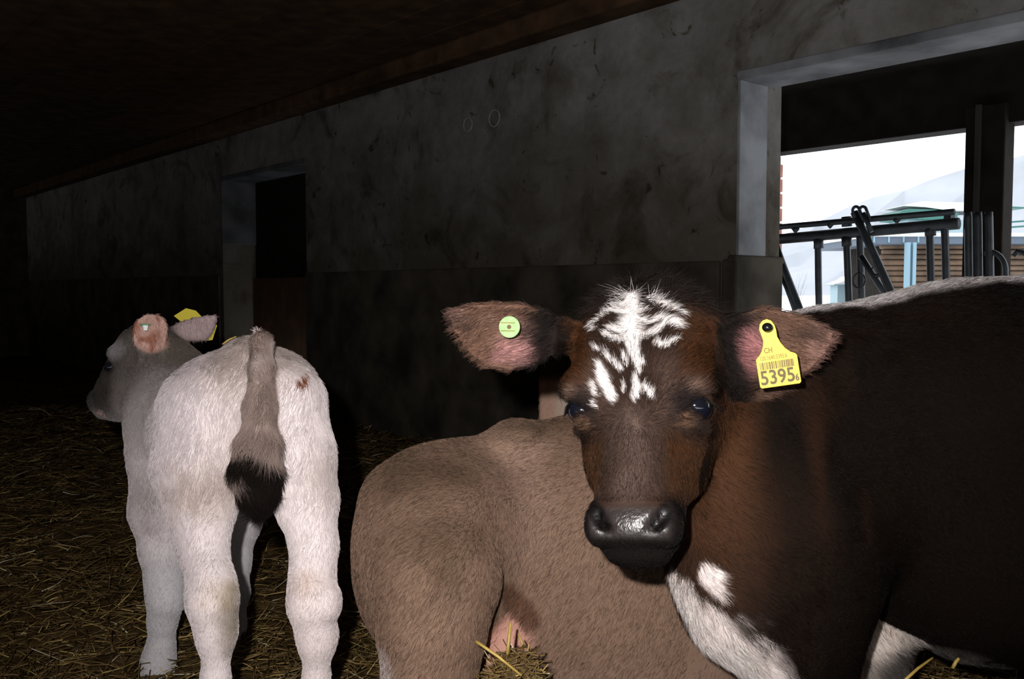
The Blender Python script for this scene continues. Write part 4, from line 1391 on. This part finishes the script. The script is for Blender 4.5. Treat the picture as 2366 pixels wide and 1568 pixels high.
for cx in (2302, 2368):
    pts = [(cx - 28 + 2, 590)] + [(cx - 20 + 44 * math.sin(t_) * .95, 625 - 45 * math.cos(t_)) for t_ in np.linspace(.1, 1.7, 8)] + [(cx + 26, 700)]
    bar('hoop', pts, 5 * PXF)
for x, y in ((1918, 516), (2072, 505), (1838, 527)):
    MB().tube([fpt(x - 8, y, -.05), fpt(x, y + 4, -.05), fpt(x + 8, y, -.05)], [3 * PXF, 8 * PXF, 3 * PXF], 8).build('clamp', M_STEEL, fence, True)
MB().box(fpt(2180, 520, -.02), EW * .035, EN * .05, EZ * .07).build('bracket', M_STEEL, fence)
# small hand wheel on the upright
cw = fpt(1985, 648, -.04); mbw = MB()
mbw.tube([cw + EW * 14 * PXF * math.cos(t_) + EZ * 16 * PXF * math.sin(t_) for t_ in np.linspace(0, 2 * math.pi, 17)], 2 * PXF, 6)
mbw.build('latch_ring', M_STEEL, fence, True)

# ------------------------------------------------------------------ outside: snow, huts, mountain
DOUT = 24.0


def opt(px, py, d=DOUT):
    return at(px, py, d)


GZ = opt(2100, 700, DOUT)[2] - .35
b = MB(); b.box(wpt(-60, FAR + .6, GZ - .2), EW * 120, EN * 200, EZ * .2)
tag(b.build('snowy_ground', M_SNOW), kind='structure')
b = MB(); b.box(wpt(-10, TH, -.75), EW * 20, EN * (ALLEY + .6), EZ * .1)
tag(b.build('alley_floor', M_MORTAR), kind='structure')
# mountain: a real ridge far off
ridge = [(1300, 640), (1500, 610), (1700, 575), (1845, 530), (1900, 508), (1960, 478), (2020, 455), (2090, 440), (2150, 415), (2226, 391), (2300, 375), (2366, 358), (2500, 320), (2750, 260), (3000, 300)]
vs, fs = [], []
DM = 420.0
for j in range(7):
    t_ = j / 6
    for i, (x, y) in enumerate(ridge):
        yy = 690 + (y - 690) * t_
        vs.append(at(x, yy + (random.uniform(-5, 5) if 0 < j < 6 else 0), DM + t_ * 160 + random.uniform(-14, 14) * (0 < j < 6)))
m_ = len(ridge)
for j in range(6):
    for i in range(m_ - 1):
        fs.append((j * m_ + i, j * m_ + i + 1, (j + 1) * m_ + i + 1, (j + 1) * m_ + i))
mt = link_mesh('mountain', vs, fs, M_ROCKSNOW, smooth=True)
tag(mt, 'pale snowy mountain slope beyond the farmyard', 'mountain', kind='structure')

EX = np.array([1.0, 0, 0]); EY = np.array([0, 1.0, 0])


def pbox(mb, x0, y0, x1, y1, d, dep):
    """box whose front face covers the pixel rectangle at depth d"""
    a_ = at(x0, y1, d); c_ = at(x1, y0, d)
    return mb.box((a_[0], a_[1], a_[2]), EX * (c_[0] - a_[0]), EY * dep, EZ * (c_[2] - a_[2]))


# log shed
D1 = 22.0
shed = empty('log_shed', at(2150, 690, D1)); tag(shed, 'log walled shed under a snow edged roof beyond the feed barrier', 'shed')
y = 562
k = 0
while y < 700:
    hgt = 11 if k % 3 else 13
    xa = 2034 + (k % 2) * 4
    a_ = at(xa, y + hgt / 2, D1); c_ = at(2500, y + hgt / 2, D1)
    MB().tube([a_, c_], hgt / 2 * D1 / FPX * 1.03, 10).build('log', M_LOGS, shed, True)
    y += hgt + 1; k += 1
pbox(MB(), 2040, 560, 2500, 700, D1 + .15, 2.5).build('inner_wall', M_BEAM, shed)
rf = pbox(MB(), 2015, 545, 2560, 563, D1 - .7, 4.0).build('roof', M_BLUEROOF, shed)
pbox(MB(), 2012, 538, 2560, 546, D1 - .75, 4.1).build('roof_snow', M_SNOW, rf)
for x in (2018, 2052, 2086, 2120, 2154, 2188):
    pbox(MB(), x, 546, x + 4, 560, D1 - .72, .05).build('rafter_end', M_BLUEPOST, rf)
for x in (2093, 2107):
    pbox(MB(), x, 560, x + 8, 700, D1 - .9, .15).build('post', M_BLUEPOST, shed)
# green roofed hut behind it, snow on the roof
D2 = 30.0
hut = empty('green_roofed_hut', at(2150, 560, D2)); tag(hut, 'hut with dark green roof sheets under thick snow', 'hut')
pbox(MB(), 2095, 508, 2330, 620, D2 + .6, 3).build('wall', M_PALEWALL, hut)
r1 = MB().prism([(2078, -490), (2100, -482), (2160, -484), (2215, -492), (2212, -502), (2150, -507), (2090, -503)], at(0, 0, D2), EX * D2 / FPX, UPV * D2 / FPX, EY * 2.0).build('roof_sheet', M_GREEN, hut)
MB().prism([(2108, -480), (2150, -470), (2330, -474), (2330, -490), (2216, -491), (2160, -483)], at(0, 0, D2 + .3), EX * D2 / FPX, UPV * D2 / FPX, EY * 2.0).build('roof_snow', M_SNOW, r1)
r2 = MB().prism([(2128, -466), (2150, -468), (2226, -471), (2366, -478), (2366, -482), (2226, -476), (2150, -474)], at(0, 0, D2 + 1.2), EX * (D2 + 1.2) / FPX, UPV * (D2 + 1.2) / FPX, EY * 2.0).build('roof_sheet', M_GREEN, hut)
for y in (516, 528):
    MB().tube([at(2318, y - 2, D2 - 3), at(2400, y - 8, D2 - 3)], .03, 6).build('gutter', M_GREEN, hut)
# small pale hut with a curved snow roof
D3 = 26.0
sh = empty('small_hut', at(1955, 695, D3)); tag(sh, 'tiny pale blue hut with flared snow covered roof', 'hut')
pbox(MB(), 1934, 655, 1982, 735, D3, .6).build('wall', M_PALEWALL, sh)
r3 = MB().prism([(1918, -654), (2000, -654), (1985, -648), (1972, -640), (1960, -636), (1948, -644), (1932, -650)], at(0, 0, D3 - .1), EX * D3 / FPX, UPV * D3 / FPX, EY * .8).build('roof', M_SNOW, sh)
MB().prism([(1918, -656), (2000, -656), (2000, -653.5), (1918, -653.5)], at(0, 0, D3 - .12), EX * D3 / FPX, UPV * D3 / FPX, EY * .8).build('roof_edge', M_PALEWALL, r3)
# bare bush
D4 = 28.0
bush = empty('bare_bush', at(1838, 700, D4)); tag(bush, 'leafless frosty bush beside the brick pier', 'bush')
rb = random.Random(5)
for k in range(26):
    p0 = at(1836 + rb.uniform(-4, 4), 705, D4); p0[2] = GZ
    p1 = p0 + np.array([rb.uniform(-.28, .34), rb.uniform(-.3, .3), rb.uniform(.5, 1.25)])
    mid = (p0 + p1) / 2 + np.array([rb.uniform(-.06, .06), 0, .05])
    MB().tube([p0, mid, p1], [.007, .005, .002], 5).build('twig', M_TREE, bush)

# ------------------------------------------------------------------ marks and fittings on the wall
def ring(px, py, r):
    w, z = wall_hit(px, py, -.006)
    c = wpt(w, -.008, z)
    mb = MB().tube([c + EW * r * math.cos(t_) + EZ * r * math.sin(t_) for t_ in np.linspace(0, 2 * math.pi, 19)], .006, 6)
    return mb.build('wall_ring', plain('scraped_plaster', (.22, .215, .21), .9), smooth=True)


tag(ring(1143, 273, .042), 'round pale fixing mark on the plaster, the one nearer the opening', 'wall mark', 'wall marks')
tag(ring(1082, 288, .036), 'round pale fixing mark on the plaster, the one nearer the doorway', 'wall mark', 'wall marks')
wp = [wall_hit(x, y, -.03) for x, y in ((1158, 4), (1168, 18), (1178, 45), (1190, 60), (1205, 78))]
o = MB().tube([wpt(w, -.03 + .004 * i, z) for i, (w, z) in enumerate(wp)], .0035, 6).build('hanging_wire', M_WIRE, smooth=True)
tag(o, 'thin bent wire hanging where the ceiling meets the plaster', 'wire')
